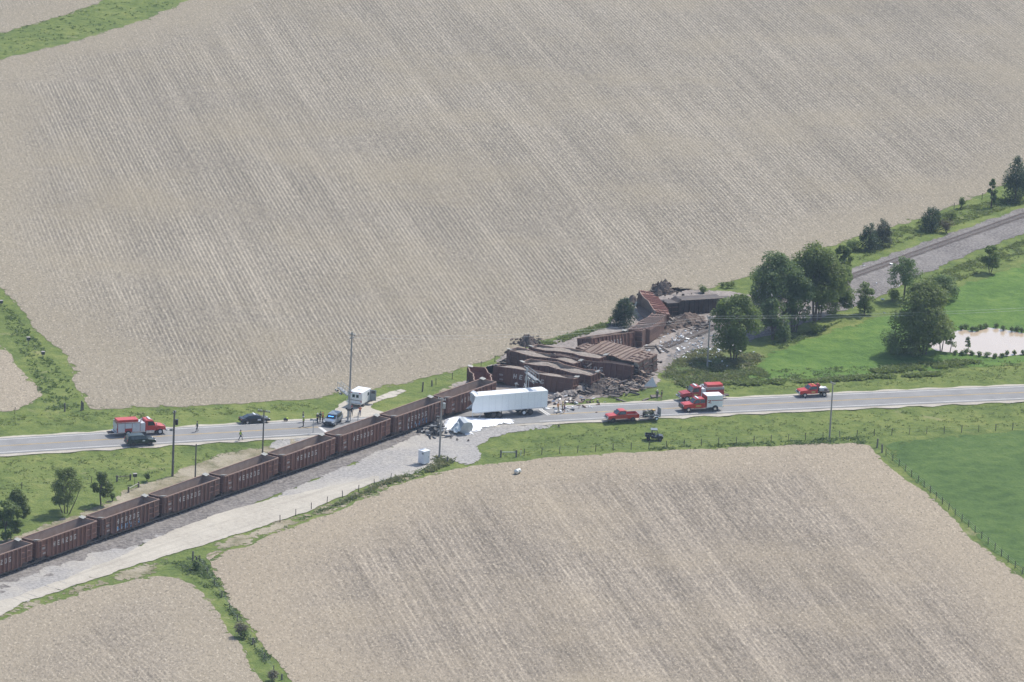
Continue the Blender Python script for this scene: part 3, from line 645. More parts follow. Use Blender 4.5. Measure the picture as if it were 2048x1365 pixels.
def tree(name, label, base, height, width, mat, seed, low=.25, n=None, trunks=1, leaf=.34, spread=.5, cat='tree', group=None, lean=0, open_=0.0):
    rg = random.Random(seed); p = G(*base) if len(base) == 2 else Vector(base)
    t = thing(name, label, cat, p, 0, group); blobs = []; r = width/2; ch = height*(1-low); m = MB()
    nb = int(14+width*3.4)
    for i in range(nb):
        a = rg.uniform(0, 6.283); u = i/nb; z = height*low+ch*(.08+.86*rg.random()**.8)
        rel = (z/height-low)/(1-low); env = math.sin(math.pi*min(1, max(.12, rel*.85+.16)))**.6
        rr = r*env*math.sqrt(rg.random())*.78
        br = rg.uniform(.24, .42)*r*(1-.25*rel); blobs.append((rr*math.cos(a)+lean*rel, rr*math.sin(a), min(z, height-br*.6), br))
    top = [0, 0]
    for k in range(trunks):
        ax = (k-(trunks-1)/2)*.45*spread*2; tp = Vector((ax*2.2+lean*.6, rg.uniform(-.3, .3), height*min(.8, low+.45)))
        a = Vector((ax*.5, 0, -.1)); mid = a.lerp(tp, .5)+Vector((rg.uniform(-.2, .2), rg.uniform(-.2, .2), 0)); r0 = (.035*height+.03)/math.sqrt(trunks)*.62
        m.tube(a, mid, r0, r0*.75, 7); m.tube(mid, tp, r0*.75, r0*.35, 6)
        for b in rg.sample(blobs, min(len(blobs), 6)):
            s_ = mid.lerp(tp, rg.random()*.8); m.tube(s_, Vector(b[:3]), r0*.38, r0*.1, 5)
    m.build('trunk', BARK, t)
    n = int(1.7*(n or int(420+height*width*26))); leaf *= 1.12
    V, F = leaf_cloud(blobs, n, leaf, seed, .85, .35 if open_ else .5); link('crown', np_mesh('crown', V, F, mat), t); return t
def cedar(label, base, height, width, seed, mat=CEDAR, n=None, name='cedar_tree', group='cedars along the track', blunt=.0):
    p = G(*base); t = thing(name, label, 'tree', p, 0, group); m = MB(); m.tube((0, 0, -.1), (0, 0, height*.85), .16, .04, 6); m.build('trunk', BARK, t)
    rg = np.random.RandomState(seed); blobs = []
    for i in range(80):
        u = rg.uniform(0, 1)**.8; z = height*(.06+.9*u); rr = width/2*(1-u)**(.75-blunt)+.1; a = rg.uniform(0, 6.283); q = rr*math.sqrt(rg.uniform(.2, 1))*.8
        blobs.append((q*math.cos(a), q*math.sin(a), z, .22*width*(1-.65*u)))
    V, F = leaf_cloud(blobs, n or int(900+height*width*60), .30, seed, 1.1, .4); link('crown', np_mesh('crown', V, F, mat), t); return t
def bush(label, base, h, wd, mat, seed, n=None, name='shrub', group=None, leaf=.26):
    p = G(*base); t = thing(name, label, 'shrub', p, 0, group); rg = random.Random(seed); m = MB(); blobs = []
    for k in range(6):
        a = rg.uniform(0, 6.28); q = wd*.28*rg.random(); b = (q*math.cos(a), q*math.sin(a), h*rg.uniform(.35, .72), min(wd*.3, h*.34)); blobs.append(b)
        m.tube((rg.uniform(-.1, .1), rg.uniform(-.1, .1), -.08), b[:3], .045, .015, 5)
    m.build('stem', BARK, t); V, F = leaf_cloud(blobs, n or int(260+h*wd*70), leaf, seed, .95, .3); link('foliage', np_mesh('foliage', V, F, mat), t); return t
def TP(bx, by, hpx): return pxm(hpx, G(bx, by))
# left, behind the train
tree('leafy_tree', 'dark leafy tree cut by the picture edge behind the leftmost gondola', (13, 1082), 6.6, 5.2, LEAF, 1, .12, 3200)
tree('leafy_tree', 'paler leafy tree just behind the dark tree at the picture edge', (34, 1046), 5.4, 4.4, LEAFO, 2, .12, 2000)
tree('leafy_tree', 'airy many stemmed tree north of the train with bare lower trunks', (132, 1027), 7.6, 6.6, LEAFO, 3, .22, 2600, 4, .28, .8, open_=1)
tree('leafy_tree', 'small single stemmed tree right of the many stemmed tree', (202, 1011), 5.6, 3.7, LEAFO, 4, .2, 1500, 1, .28)
bush('round dark shrub beside the small single stemmed tree', (225, 1002.5), 1.6, 1.3, LEAF, 5)
bush('round shrub beside the leaning fence brace', (294, 963), 1.6, 1.4, LEAFO, 6)
# near the wreck
cedar('bushy dark cedar beside the derailed cars', (1247, 651), 5.2, 5.6, 7, n=5200, blunt=.3)
# the grove by the track
tree('leafy_tree', 'large dark leafy tree beside the pole, nearest of the grove', (1467, 722), 12.0, 10.6, LEAF, 11, .13, 9500, 3, .38, .8, group='trees of the grove')
tree('leafy_tree', 'broad leafy tree at the west side of the grove over the silver wreck', (1546, 664), 14.8, 11.0, LEAFB, 12, .24, 7500, 2, .38, group='trees of the grove')
tree('leafy_tree', 'tallest pale crowned tree of the grove', (1628, 650), 15.8, 12.0, LEAFO, 13, .24, 10000, 2, .38, group='trees of the grove')
tree('leafy_tree', 'slender tree behind the tallest tree of the grove', (1682, 566), 8.2, 4.2, LEAF, 14, .2, 2400, 1, .34, group='trees of the grove')
tree('leafy_tree', 'tree with a clear trunk at the east end of the grove', (1669, 629), 9.5, 7.5, LEAF, 15, .16, 4600, 1, .34, lean=1.0, group='trees of the grove')
tree('leafy_tree', 'slim several stemmed tree in the middle of the grove', (1588, 664), 11.5, 8.0, LEAFB, 16, .18, 5200, 3, .34, .8, group='trees of the grove')
tree('leafy_tree', 'low leafy tree between the nearest tree and the middle stems', (1545, 680), 7.8, 7.0, LEAFB, 17, .12, 2600, 2, .34, group='trees of the grove')
tree('leafy_tree', 'rounded leafy tree filling the gap left of the clear trunked one', (1640, 640), 10.5, 8.0, LEAF, 118, .12, 5200, 2, .36, group='trees of the grove')
bush('dark undergrowth shrub at the foot of the grove, west one', (1570, 684), 2.4, 4.4, LEAFB, 18, 900, group='undergrowth of the grove')
bush('dark undergrowth shrub at the foot of the grove, east one', (1632, 668), 2.6, 5.0, LEAF, 19, 1000, group='undergrowth of the grove')
tree('leafy_tree', 'small upright tree standing alone between the two groves', (1729, 630), 6.4, 4.4, LEAF, 20, .05, 1700, 1, .3)
tree('leafy_tree', 'rounded tree at the edge of the ballast, trunk visible', (1807, 602), 8.4, 6.8, LEAFB, 21, .3, 2600, 1, .3)
bush('wide low shrub under the rounded tree at the ballast edge', (1783, 601), 2.6, 5.2, LEAFO, 22, 1100)
tree('leafy_tree', 'dark spreading tree behind the big pond tree', (1884, 601), 4.6, 7.2, LEAFB, 23, .05, 2600, 2, .32)
tree('leafy_tree', 'big rounded tree beside the pond', (1846, 709), 13.4, 13.0, LEAFO, 24, .03, 11500, 3, .38, .9)
tree('leafy_tree', 'smaller tree overhanging the pond beside the big tree', (1882, 704), 6.6, 5.4, LEAF, 25, .25, 2000, 2, .3)
bush('shaded scrub west of the big pond tree', (1782, 706), 4.6, 7.0, LEAFB, 26, 2200)
tree('leafy_tree', 'thin sapling at the pond rim', (1900, 705), 3.6, 2.4, LEAF, 27, .3, 420, 1, .24)
tree('leafy_tree', 'thin sapling standing alone against the water', (1935, 705), 2.9, 1.5, LEAFB, 28, .35, 300, 1, .22)
tree('leafy_tree', 'upright bushy tree on the pasture edge right of the ballast', (1980, 547), 5.6, 4.4, LEAF, 29, .04, 1800, 2, .3)
cedar('large dark cedar at the right picture edge', (2030, 403), 9.4, 8.6, 30, n=8000, blunt=.15)
tree('leafy_tree', 'slim young tree left of the large edge cedar', (1982, 416), 6.2, 2.6, LEAFB, 31, .1, 1100, 1, .3)
bush('small pale shrub on the field edge left of the slim young tree', (1922, 418), 3.2, 2.0, LEAF, 32)
cedar('dark cedar with a reddish shrub against it', (1863, 462), 4.9, 5.4, 33, n=3300, blunt=.4)
bush('reddish brown shrub against the dark cedar', (1893, 466), 3.1, 3.8, REDBUSH, 34, 900)
bush('green scrub right behind the reddish brown shrub', (1900, 440), 2.0, 4.4, LEAFO, 35, 700)
cedar('dark cedar left of the greyish cedar on the field edge', (1738, 500), 5.4, 5.0, 36, n=3000, blunt=.35)
cedar('greyish cedar leaning on the darker one on the field edge', (1764, 494), 5.8, 4.4, 37, leaf_mat('cedar_grey', (.05, .062, .05), (.075, .085, .07), (.10, .11, .09)), 3000, blunt=.35)
bush('green scrub below the greyish cedar at the grove end', (1706, 503), 2.6, 5.6, LEAF, 38, 1300)
bush('green scrub on the field edge by the upside down gondola', (1407, 587), 1.8, 2.8, LEAFO, 39, 500)
bush('thick scrub along the far side of the silver wreck', (1455, 577), 1.6, 4.0, LEAFO, 40, 500)
ORD = 'first second third fourth fifth sixth seventh eighth ninth tenth eleventh'.split()
px0 = [1305, 1375, 1435, 1495, 1535, 1595, 1715, 1805, 1905, 1970, 2025]; py0 = [590, 575, 605, 605, 580, 570, 565, 595, 610, 605, 622]
for i, (a, b) in enumerate(zip(px0, py0)): bush('round bush on the far pond bank, %s from the tree side' % ORD[i], (1700+a/5.885, 560+b/5.885+1), 1.15, 1.55, LEAFB, 50+i, 380, 'pond_bush', 'bushes on the far pond bank', .2)
px1 = [1235, 1310, 1365, 1435, 1515, 1610, 1715, 1790, 1845, 1935, 2035]; py1 = [882, 892, 886, 892, 905, 915, 926, 918, 902, 887, 887]
for i, (a, b) in enumerate(zip(px1, py1)): bush('round bush on the near pond bank, %s from the tree side' % ORD[i], (1700+a/5.885, 560+b/5.885), 1.0+.3*(i % 3 == 2), 1.4, LEAF, 70+i, 340, 'pond_bush', 'bushes on the near pond bank', .2)
# foreground strip
bush('dark green shrub in the fork of the foreground grass strip', (392, 1141), 1.7, 1.9, LEAF, 90, 700)
bush('grey twiggy bush on the foreground fence line', (482, 1273), 2.6, 3.2, LEAFG, 91, 800)
bush('green shrub right below the grey twiggy bush', (487, 1277), 1.3, 2.2, LEAF, 92, 400)
bush('grey twiggy bush at the bottom picture edge', (545, 1362), 2.0, 2.4, LEAFG, 93, 600)

# weeds: loose tufts nobody could count
def weeds(name, label, polys, n, mat, hgt, seed, px=True):
    rg = np.random.RandomState(seed); C = []
    for poly, share in polys:
        P = np.array([G(*q)[:2] for q in poly]); lo, hi = P.min(0), P.max(0); want = int(n*share); got = 0
        while got < want:
            q = rg.uniform(lo, hi, (want*3, 2)); q = q[inside(q, P)]
            cl = np.sin(q[:, 0]*.9+1.3*np.sin(q[:, 1]*.31))*np.sin(q[:, 1]*.7+q[:, 0]*.21)+rg.normal(0, .5, len(q)); q = q[cl > .1][:want-got]; C.append(q); got += len(q)
            if len(q) == 0: break
    C = np.concatenate(C); Z = H(C[:, 0], C[:, 1]); N = len(C); k = 4
    c = np.repeat(np.column_stack([C, Z]), k, 0); a = rg.uniform(0, 6.283, N*k); hh = hgt*rg.uniform(.45, 1.25, N*k); wd = hgt*rg.uniform(.25, .5, N*k)
    dx, dy = np.cos(a), np.sin(a); o = rg.uniform(-.25, .25, (N*k, 2)); c[:, :2] += o
    ln = rg.uniform(-1.3, 1.3, (N*k, 2))*hh[:, None]; hh = hh*.7
    V = np.stack([c+np.column_stack([dx*wd, dy*wd, -.03*np.ones(N*k)]), c-np.column_stack([dx*wd, dy*wd, .03*np.ones(N*k)]), c+np.column_stack([ln-np.column_stack([dx, dy])*wd[:, None]*.5, hh]), c+np.column_stack([ln+np.column_stack([dx, dy])*wd[:, None]*.5, hh*.9])], 1).reshape(-1, 3)
    tag(link(name, np_mesh(name, V, np.arange(len(V)).reshape(-1, 4), mat)), label, None, None, 'stuff')
WG = leaf_mat('weed_green', (.085, .12, .04), (.135, .17, .056), (.19, .215, .076)); WD = leaf_mat('weed_dark', (.06, .095, .036), (.10, .145, .05), (.145, .19, .066))
WT = leaf_mat('weed_tan', (.09, .115, .045), (.155, .165, .075), (.24, .21, .12))
weeds('roadside_weeds', 'leafy weeds in the roadside ditches', [([(-20, 880), (0, 858), (300, 842), (500, 828), (640, 818), (650, 803), (400, 818), (190, 824), (100, 828), (-20, 835)], .22), ([(-20, 1000), (-20, 920), (300, 905), (520, 895), (400, 925), (200, 985)], .22),
    ([(980, 915), (1020, 880), (1200, 858), (2060, 805), (2060, 852), (1700, 878), (1300, 898)], .34), ([(1340, 772), (1500, 760), (1800, 742), (2060, 728), (2060, 758), (1700, 775), (1400, 785)], .22)], 2600, WG, .24, 1)
weeds('ditch_weeds', 'dark broad weeds in clumps along fences', [([(1540, 740), (1700, 735), (1850, 728), (1930, 722), (2040, 722), (2040, 732), (1850, 742), (1700, 757), (1560, 765)], .12), ([(1290, 897), (1600, 880), (1740, 873), (1745, 888), (1500, 893), (1300, 902)], .12),
    ([(330, 1128), (400, 1112), (430, 1150), (470, 1218), (540, 1315), (530, 1330), (440, 1200), (390, 1160)], .14), ([(0, 600), (60, 660), (150, 780), (165, 820), (90, 822), (60, 735), (10, 650)], .16), ([(0, 70), (210, 5), (370, 5), (190, 66), (0, 112)], .08), ([(770, 960), (850, 935), (910, 925), (860, 945), (640, 1028), (560, 1060), (620, 1030)], .08), ([(1545, 690), (1640, 655), (1690, 640), (1650, 660), (1560, 700)], .12)], 3400, WD, .34, 2)
weeds('rank_grass', 'tall brownish grass stems by the wreck', [([(1330, 742), (1350, 722), (1385, 704), (1430, 688), (1490, 700), (1530, 715), (1500, 748), (1440, 770), (1370, 774), (1325, 762)], .8), ([(850, 942), (875, 915), (905, 915), (900, 930), (860, 946)], .1), ([(640, 1026), (780, 962), (800, 955), (820, 950), (700, 1000)], .1)], 2200, WT, .5, 3)
weeds('rank_grass', 'fresh green tall grass below the wreck', [([(1325, 752), (1370, 742), (1450, 742), (1520, 735), (1540, 755), (1470, 770), (1370, 776)], .8), ([(1070, 690), (1150, 668), (1210, 648), (1215, 654), (1110, 690)], .2)], 2000, WG, .5, 4)
weeds('track_scrub', 'rough scrub growing between the track and the field', [([(1700, 500), (1790, 460), (1910, 420), (2040, 385), (2040, 410), (1900, 455), (1790, 490), (1720, 520)], .6), ([(1840, 560), (1960, 515), (2048, 480), (2048, 515), (1960, 545), (1860, 585)], .4)], 2200, WG, .4, 5)

weeds('scrub_band', 'leafy green scrub band between road and pond', [([(1740, 742), (1830, 728), (1930, 722), (1960, 726), (1880, 738), (1760, 748)], .5), ([(1440, 768), (1560, 762), (1700, 755), (1880, 748), (1880, 752), (1700, 762), (1500, 772)], .5)], 1800, LEAFO, .6, 7)

# ------------------------------------------------------------------ vehicles
def wheel(root, x, y, r, wd, rim=CHROME, name='wheel'):
    s = 1 if y > 0 else -1
    t = MB().tube((x, y-wd/2, r), (x, y+wd/2, r), r, n=18).build(name, BLACK, root)
    MB().tube((x, y+s*(wd/2-.02), r), (x, y+s*(wd/2+.015), r), r*.6, r*.52, n=14).build('rim', rim, t); return t
def slab(pts, nrm, th=.03):
    n = Vector(nrm).normalized()*th; P = [Vector(p) for p in pts]; k = len(P); m = MB()
    return m.add([p+n for p in P]+[p-n*.3 for p in P], [tuple(range(k)), tuple(range(2*k-1, k-1, -1))]+[(i, k+i, k+(i+1) % k, (i+1) % k) for i in range(k)])
def glass_pair(root, pts, w2, zt, inset, ztop, mat=GLASS, name='side_window', th=.02):
    for s in (-1, 1):
        P = [(x, s*(w2-inset*max(0, min(1, (z-zt)/(ztop-zt)))), z) for x, z in pts]; slab(P, (0, s, .2), th).build(name, mat, root)
def place(front, rear, face, wb, track_w, yaw=None):
    """front/rear: pixels where the near wheels touch the ground; face +1 points along the road, -1 against it"""
    a, b = at_z(*front, .46), at_z(*rear, .46); c = (a+b)/2
    if yaw is None: yaw = math.atan(float(road_slope(c.x)))+(math.pi if face < 0 else 0)
    lat = Vector((-math.sin(yaw), math.cos(yaw), 0))*(1 if face > 0 else -1)*track_w/2
    p = c+lat; return Vector((p.x, p.y, h1(p.x, p.y)+(.135 if abs(float(road_d(p.x, p.y))) < 4.6 else .08))), yaw
def lightbar(root, x, z, w=1.3, mat=WHITEP, d=.3):
    m = MB().box((x, 0, z), (d, w, .13)); o = m.build('light_bar', mat, root, bevel=.03)
def suv(label, loc, yaw, mat, name='patrol_suv', rim=GREY, bar=None, emblem=True, glow=False):
    r = thing(name, label, 'suv', loc, yaw)
    lower = [(-2.42, .42), (-2.47, .95), (-2.4, 1.12), (1.2, 1.12), (2.2, 1.0), (2.46, .82), (2.5, .42)]
    MB().prism(lower, .98).build('body', mat, r, bevel=.08)
    top = [(-2.38, 1.1), (-2.12, 1.7), (-1.85, 1.8), (.2, 1.79), (.5, 1.72), (1.22, 1.1)]
    MB().prism(top, .95, 1.1, .17, 1.8).build('cabin', mat, r, bevel=.05)
    for a, b in ((-2.0, -1.25), (-1.15, -.2), (-.1, .62)):
        k = .55 if b > .6 else .1
        glass_pair(r, [(a+(.18 if a < -1.9 else 0), 1.17), (b+(.12 if b > .6 else 0), 1.17), (b-(.28 if b > .6 else 0), 1.66), (a+(.22 if a < -1.9 else 0), 1.66)], .955, 1.1, .17, 1.8)
    slab([(1.14, -.8, 1.2), (1.14, .8, 1.2), (.6, .7, 1.68), (.6, -.7, 1.68)], (.7, 0, .6), .03).build('windscreen', GLASS, r)
    slab([(-2.35, -.75, 1.22), (-2.15, -.7, 1.68), (-2.15, .7, 1.68), (-2.35, .75, 1.22)], (-1, 0, .3), .03).build('rear_window', GLASS, r)
    MB().box((2.5, 0, .55), (.12, 1.8, .24)).build('front_bumper', BLACKP, r, bevel=.03); MB().box((-2.47, 0, .55), (.14, 1.85, .26)).build('rear_bumper', BLACKP, r, bevel=.03)
    MB().box((2.49, 0, .8), (.06, 1.1, .2)).build('grille', BLACK, r)
    for s in (-1, 1):
        MB().box((2.4, s*.76, .84), (.18, .34, .16)).build('headlight', WHITEP, r, bevel=.03); MB().box((-2.43, s*.82, 1.0), (.1, .22, .34)).build('tail_light', REDD, r)
        MB().box((.75, s*1.06, 1.2), (.16, .2, .14)).build('mirror', mat, r, bevel=.02)
        if emblem: MB().box((.35, s*.985, .88), (.42, .012, .18)).build('door_emblem', WHITEP, r)
        for x in (-1.45, 1.48): wheel(r, x, s*.87, .39, .25, rim)
    if glow:
        m = NT('blue_lamp'); m.b.inputs['Emission Color'].default_value = (.08, .3, 1, 1); m.b.inputs['Emission Strength'].default_value = 3; m.out((.05, .2, .8), .3)
        MB().box((.93, -.1, 1.46), (.08, .9, .09)).build('blue_strobe', m.m, r)
    if bar: lightbar(r, -.3, 1.88, 1.2, bar)
    return r
def sedan(label, loc, yaw, mat):
    r = thing('patrol_sedan', label, 'car', loc, yaw)
    MB().prism([(-2.5, .38), (-2.56, .8), (-2.42, .98), (-1.9, 1.02), (1.3, 1.0), (2.2, .88), (2.5, .72), (2.55, .38)], .94).build('body', mat, r, bevel=.09)
    MB().prism([(-1.95, 1.0), (-1.05, 1.42), (-.55, 1.47), (.3, 1.46), (.62, 1.4), (1.35, .98)], .9, 1.0, .2, 1.47).build('cabin', mat, r, bevel=.05)
    glass_pair(r, [(-1.6, 1.06), (-.35, 1.06), (-.35, 1.4), (-.98, 1.38)], .905, 1.0, .2, 1.47); glass_pair(r, [(-.27, 1.06), (1.0, 1.06), (.5, 1.37), (-.27, 1.4)], .905, 1.0, .2, 1.47)
    slab([(1.3, -.72, 1.05), (1.3, .72, 1.05), (.66, .62, 1.38), (.66, -.62, 1.38)], (.6, 0, .8), .03).build('windscreen', GLASS, r)
    slab([(-1.85, -.7, 1.06), (-1.1, -.62, 1.4), (-1.1, .62, 1.4), (-1.85, .7, 1.06)], (-.5, 0, .8), .03).build('rear_window', GLASS, r)
    lightbar(r, -.1, 1.54, 1.15, WHITEP)
    for s in (-1, 1):
        MB().box((.55, s*.947, .72), (.55, .012, .26)).build('door_emblem', WHITEP, r); MB().box((2.45, s*.7, .72), (.16, .36, .14)).build('headlight', WHITEP, r, bevel=.03)
        MB().box((-2.5, s*.7, .82), (.1, .34, .16)).build('tail_light', REDD, r); MB().box((.85, s*1.0, 1.05), (.15, .18, .12)).build('mirror', mat, r)
        for x in (-1.5, 1.55): wheel(r, x, s*.84, .34, .23, CHROME)
    MB().box((2.54, 0, .5), (.1, 1.7, .2)).build('front_bumper', BLACKP, r); MB().box((-2.55, 0, .5), (.1, 1.7, .2)).build('rear_bumper', BLACKP, r)
    return r
def pickup_front(r, mat, x0, crew, w2=.98, zb=.55, hood=1.25, roof=1.98, front=2.85, brush=False):
    """hood and cab of a pickup: cab starts at x0, nose at front"""
    cabx = 1.15
    MB().prism([(x0, zb), (x0, hood+.02), (cabx+.1, hood+.02), (front-.25, hood-.1), (front-.04, hood-.28), (front, zb)], w2).build('body', mat, r, bevel=.08)
    MB().prism([(x0+.03, hood), (x0+.08, roof-.08), (x0+.25, roof), (cabx-.75, roof), (cabx-.5, roof-.06), (cabx+.12, hood)], w2-.03, hood, .16, roof).build('cab', mat, r, bevel=.05)
    spans = [(x0+.15, -.12), (-.02, cabx-.35)] if crew else [(x0+.2, cabx-.35)]
    for a, b in spans:
        e = b > cabx-.5
        glass_pair(r, [(a, hood+.08), (b+(.3 if e else 0), hood+.08), (b-(.18 if e else 0), roof-.14), (a, roof-.14)], w2-.02, hood, .16, roof)
    slab([(cabx+.06, -.82, hood+.06), (cabx+.06, .82, hood+.06), (cabx-.5, .72, roof-.1), (cabx-.5, -.72, roof-.1)], (.75, 0, .6), .03).build('windscreen', GLASS, r)
    slab([(x0+.06, -.6, hood+.2), (x0+.1, -.6, roof-.2), (x0+.1, .6, roof-.2), (x0+.06, .6, hood+.2)], (-1, 0, 0), .02).build('rear_window', GLASS, r)
    MB().box((front+.03, 0, zb+.08), (.16, 1.95, .24)).build('front_bumper', CHROME if not brush else BLACKP, r, bevel=.03)
    MB().box((front-.02, 0, hood-.42), (.08, 1.15, .3)).build('grille', DARKST, r)
    for s in (-1, 1):
        MB().box((front-.06, s*.76, hood-.4), (.14, .3, .24)).build('headlight', WHITEP, r, bevel=.03); MB().box((cabx-.2, s*(w2+.12), hood+.18), (.14, .2, .24)).build('mirror', BLACKP, r, bevel=.02)
        MB().box((.35, s*(w2+.004), hood-.22), (.14, .03, .05)).build('door_handle', CHROME, r)
    return r
def red_pickup(label, loc, yaw):
    r = thing('pickup_truck', label, 'pickup', loc, yaw); pickup_front(r, REDP, -.62, False)
    for s in (-1, 1):
        MB().box((-1.75, s*.93, .92), (2.22, .1, .72)).build('bed_side', REDP, r, bevel=.03)
        MB().box((-1.75, s*.93, 1.295), (2.2, .11, .03)).build('bed_rail', GREY, r)
        MB().box((-2.87, s*.85, 1.0), (.06, .18, .4)).build('tail_light', REDD, r)
        for x in (-1.72, 1.85): wheel(r, x, s*.88, .4, .27, DARKST)
    MB().box((-1.75, 0, .72), (2.2, 1.78, .1)).build('bed_floor', REDD, r); MB().box((-2.84, 0, .95), (.07, 1.8, .62)).build('tailgate', REDP, r); MB().box((-.67, 0, .95), (.07, 1.78, .62)).build('bed_front', REDD, r)
    MB().box((-2.95, 0, .55), (.18, 1.85, .2)).build('rear_bumper', CHROME, r, bevel=.03); MB().tube((-1.4, -.2, .8), (-1.1, .3, .8), .12, n=8).build('coiled_hose', REDD, r)
    return r
def utility_trailer(label, loc, yaw):
    r = thing('utility_trailer', label, 'trailer', loc, yaw)
    MB().box((0, 0, .55), (3.0, 1.7, .08)).build('deck', DARKST, r)
    m = MB(); m.bar((1.5, -.6, .52), (2.5, 0, .5), .09, .1); m.bar((1.5, .6, .52), (2.5, 0, .5), .09, .1); m.build('drawbar', DARKST, r)
    for s in (-1, 1):
        m = MB(); m.bar((-1.5, s*.85, .95), (1.5, s*.85, .95), .05, .06)
        for x in (-1.48, -.5, .5, 1.48): m.bar((x, s*.85, .55), (x, s*.85, .95), .05, .05)
        m.build('side_rail', GALV, r); wheel(r, -.75, s*1.0, .33, .2, WHITEP)
        MB().box((-.75, s*1.0, .72), (.85, .26, .05)).build('mudguard', WHITEP, r)
    gate = MB().box((-1.55, 0, 1.35), (.06, 1.6, .07)).box((-1.55, 0, 2.0), (.06, 1.6, .07)).box((-1.55, 0, .68), (.06, 1.6, .07))
    for k in range(5): gate.box((-1.55, -.8+k*.4, 1.33), (.05, .05, 1.4))
    gate.build('ramp_gate', GALV, r); MB().box((-1.53, 0, 1.33), (.012, 1.55, 1.3)).build('gate_mesh', GREY, r)
    return r
def quad_bike(label, loc, yaw):
    r = thing('quad_bike', label, 'atv', loc, yaw); G1 = M('olive_plastic', (.09, .095, .05), (.12, .12, .07), 3, .6)
    MB().prism([(-.9, .45), (-.85, .78), (-.2, .86), (.1, .72), (.45, .9), (.95, .78), (.95, .45)], .36).build('body', G1, r, bevel=.05)
    MB().box((-.3, 0, .92), (.75, .34, .12)).build('seat', BLACK, r, bevel=.04)
    m = MB().box((.82, 0, .95), (.5, .85, .04)).box((-.85, 0, .92), (.55, .9, .04)); m.build('rack', DARKST, r)
    m = MB(); m.tube((.3, 0, .8), (.2, 0, 1.12), .03); m.tube((.2, -.4, 1.14), (.2, .4, 1.14), .025); m.build('handlebar', BLACK, r)
    MB().box((-.85, 0, 1.02), (.5, .7, .18)).build('tan_bag', M('tan_bag', (.5, .33, .12), (.4, .25, .1), 3, .8), r, bevel=.04)
    for s in (-1, 1):
        for x in (-.62, .66): wheel(r, x, s*.46, .3, .24, GREY)
        MB().box((.66, s*.45, .66), (.66, .34, .05)).build('mudguard', G1, r, bevel=.02)
    return r
def box_door(root, x, s, w2, z0, z1, wd, mat, name='roller_door'):
    MB().box((x, s*(w2+.012), (z0+z1)/2), (wd, .03, z1-z0)).build(name, mat, root)
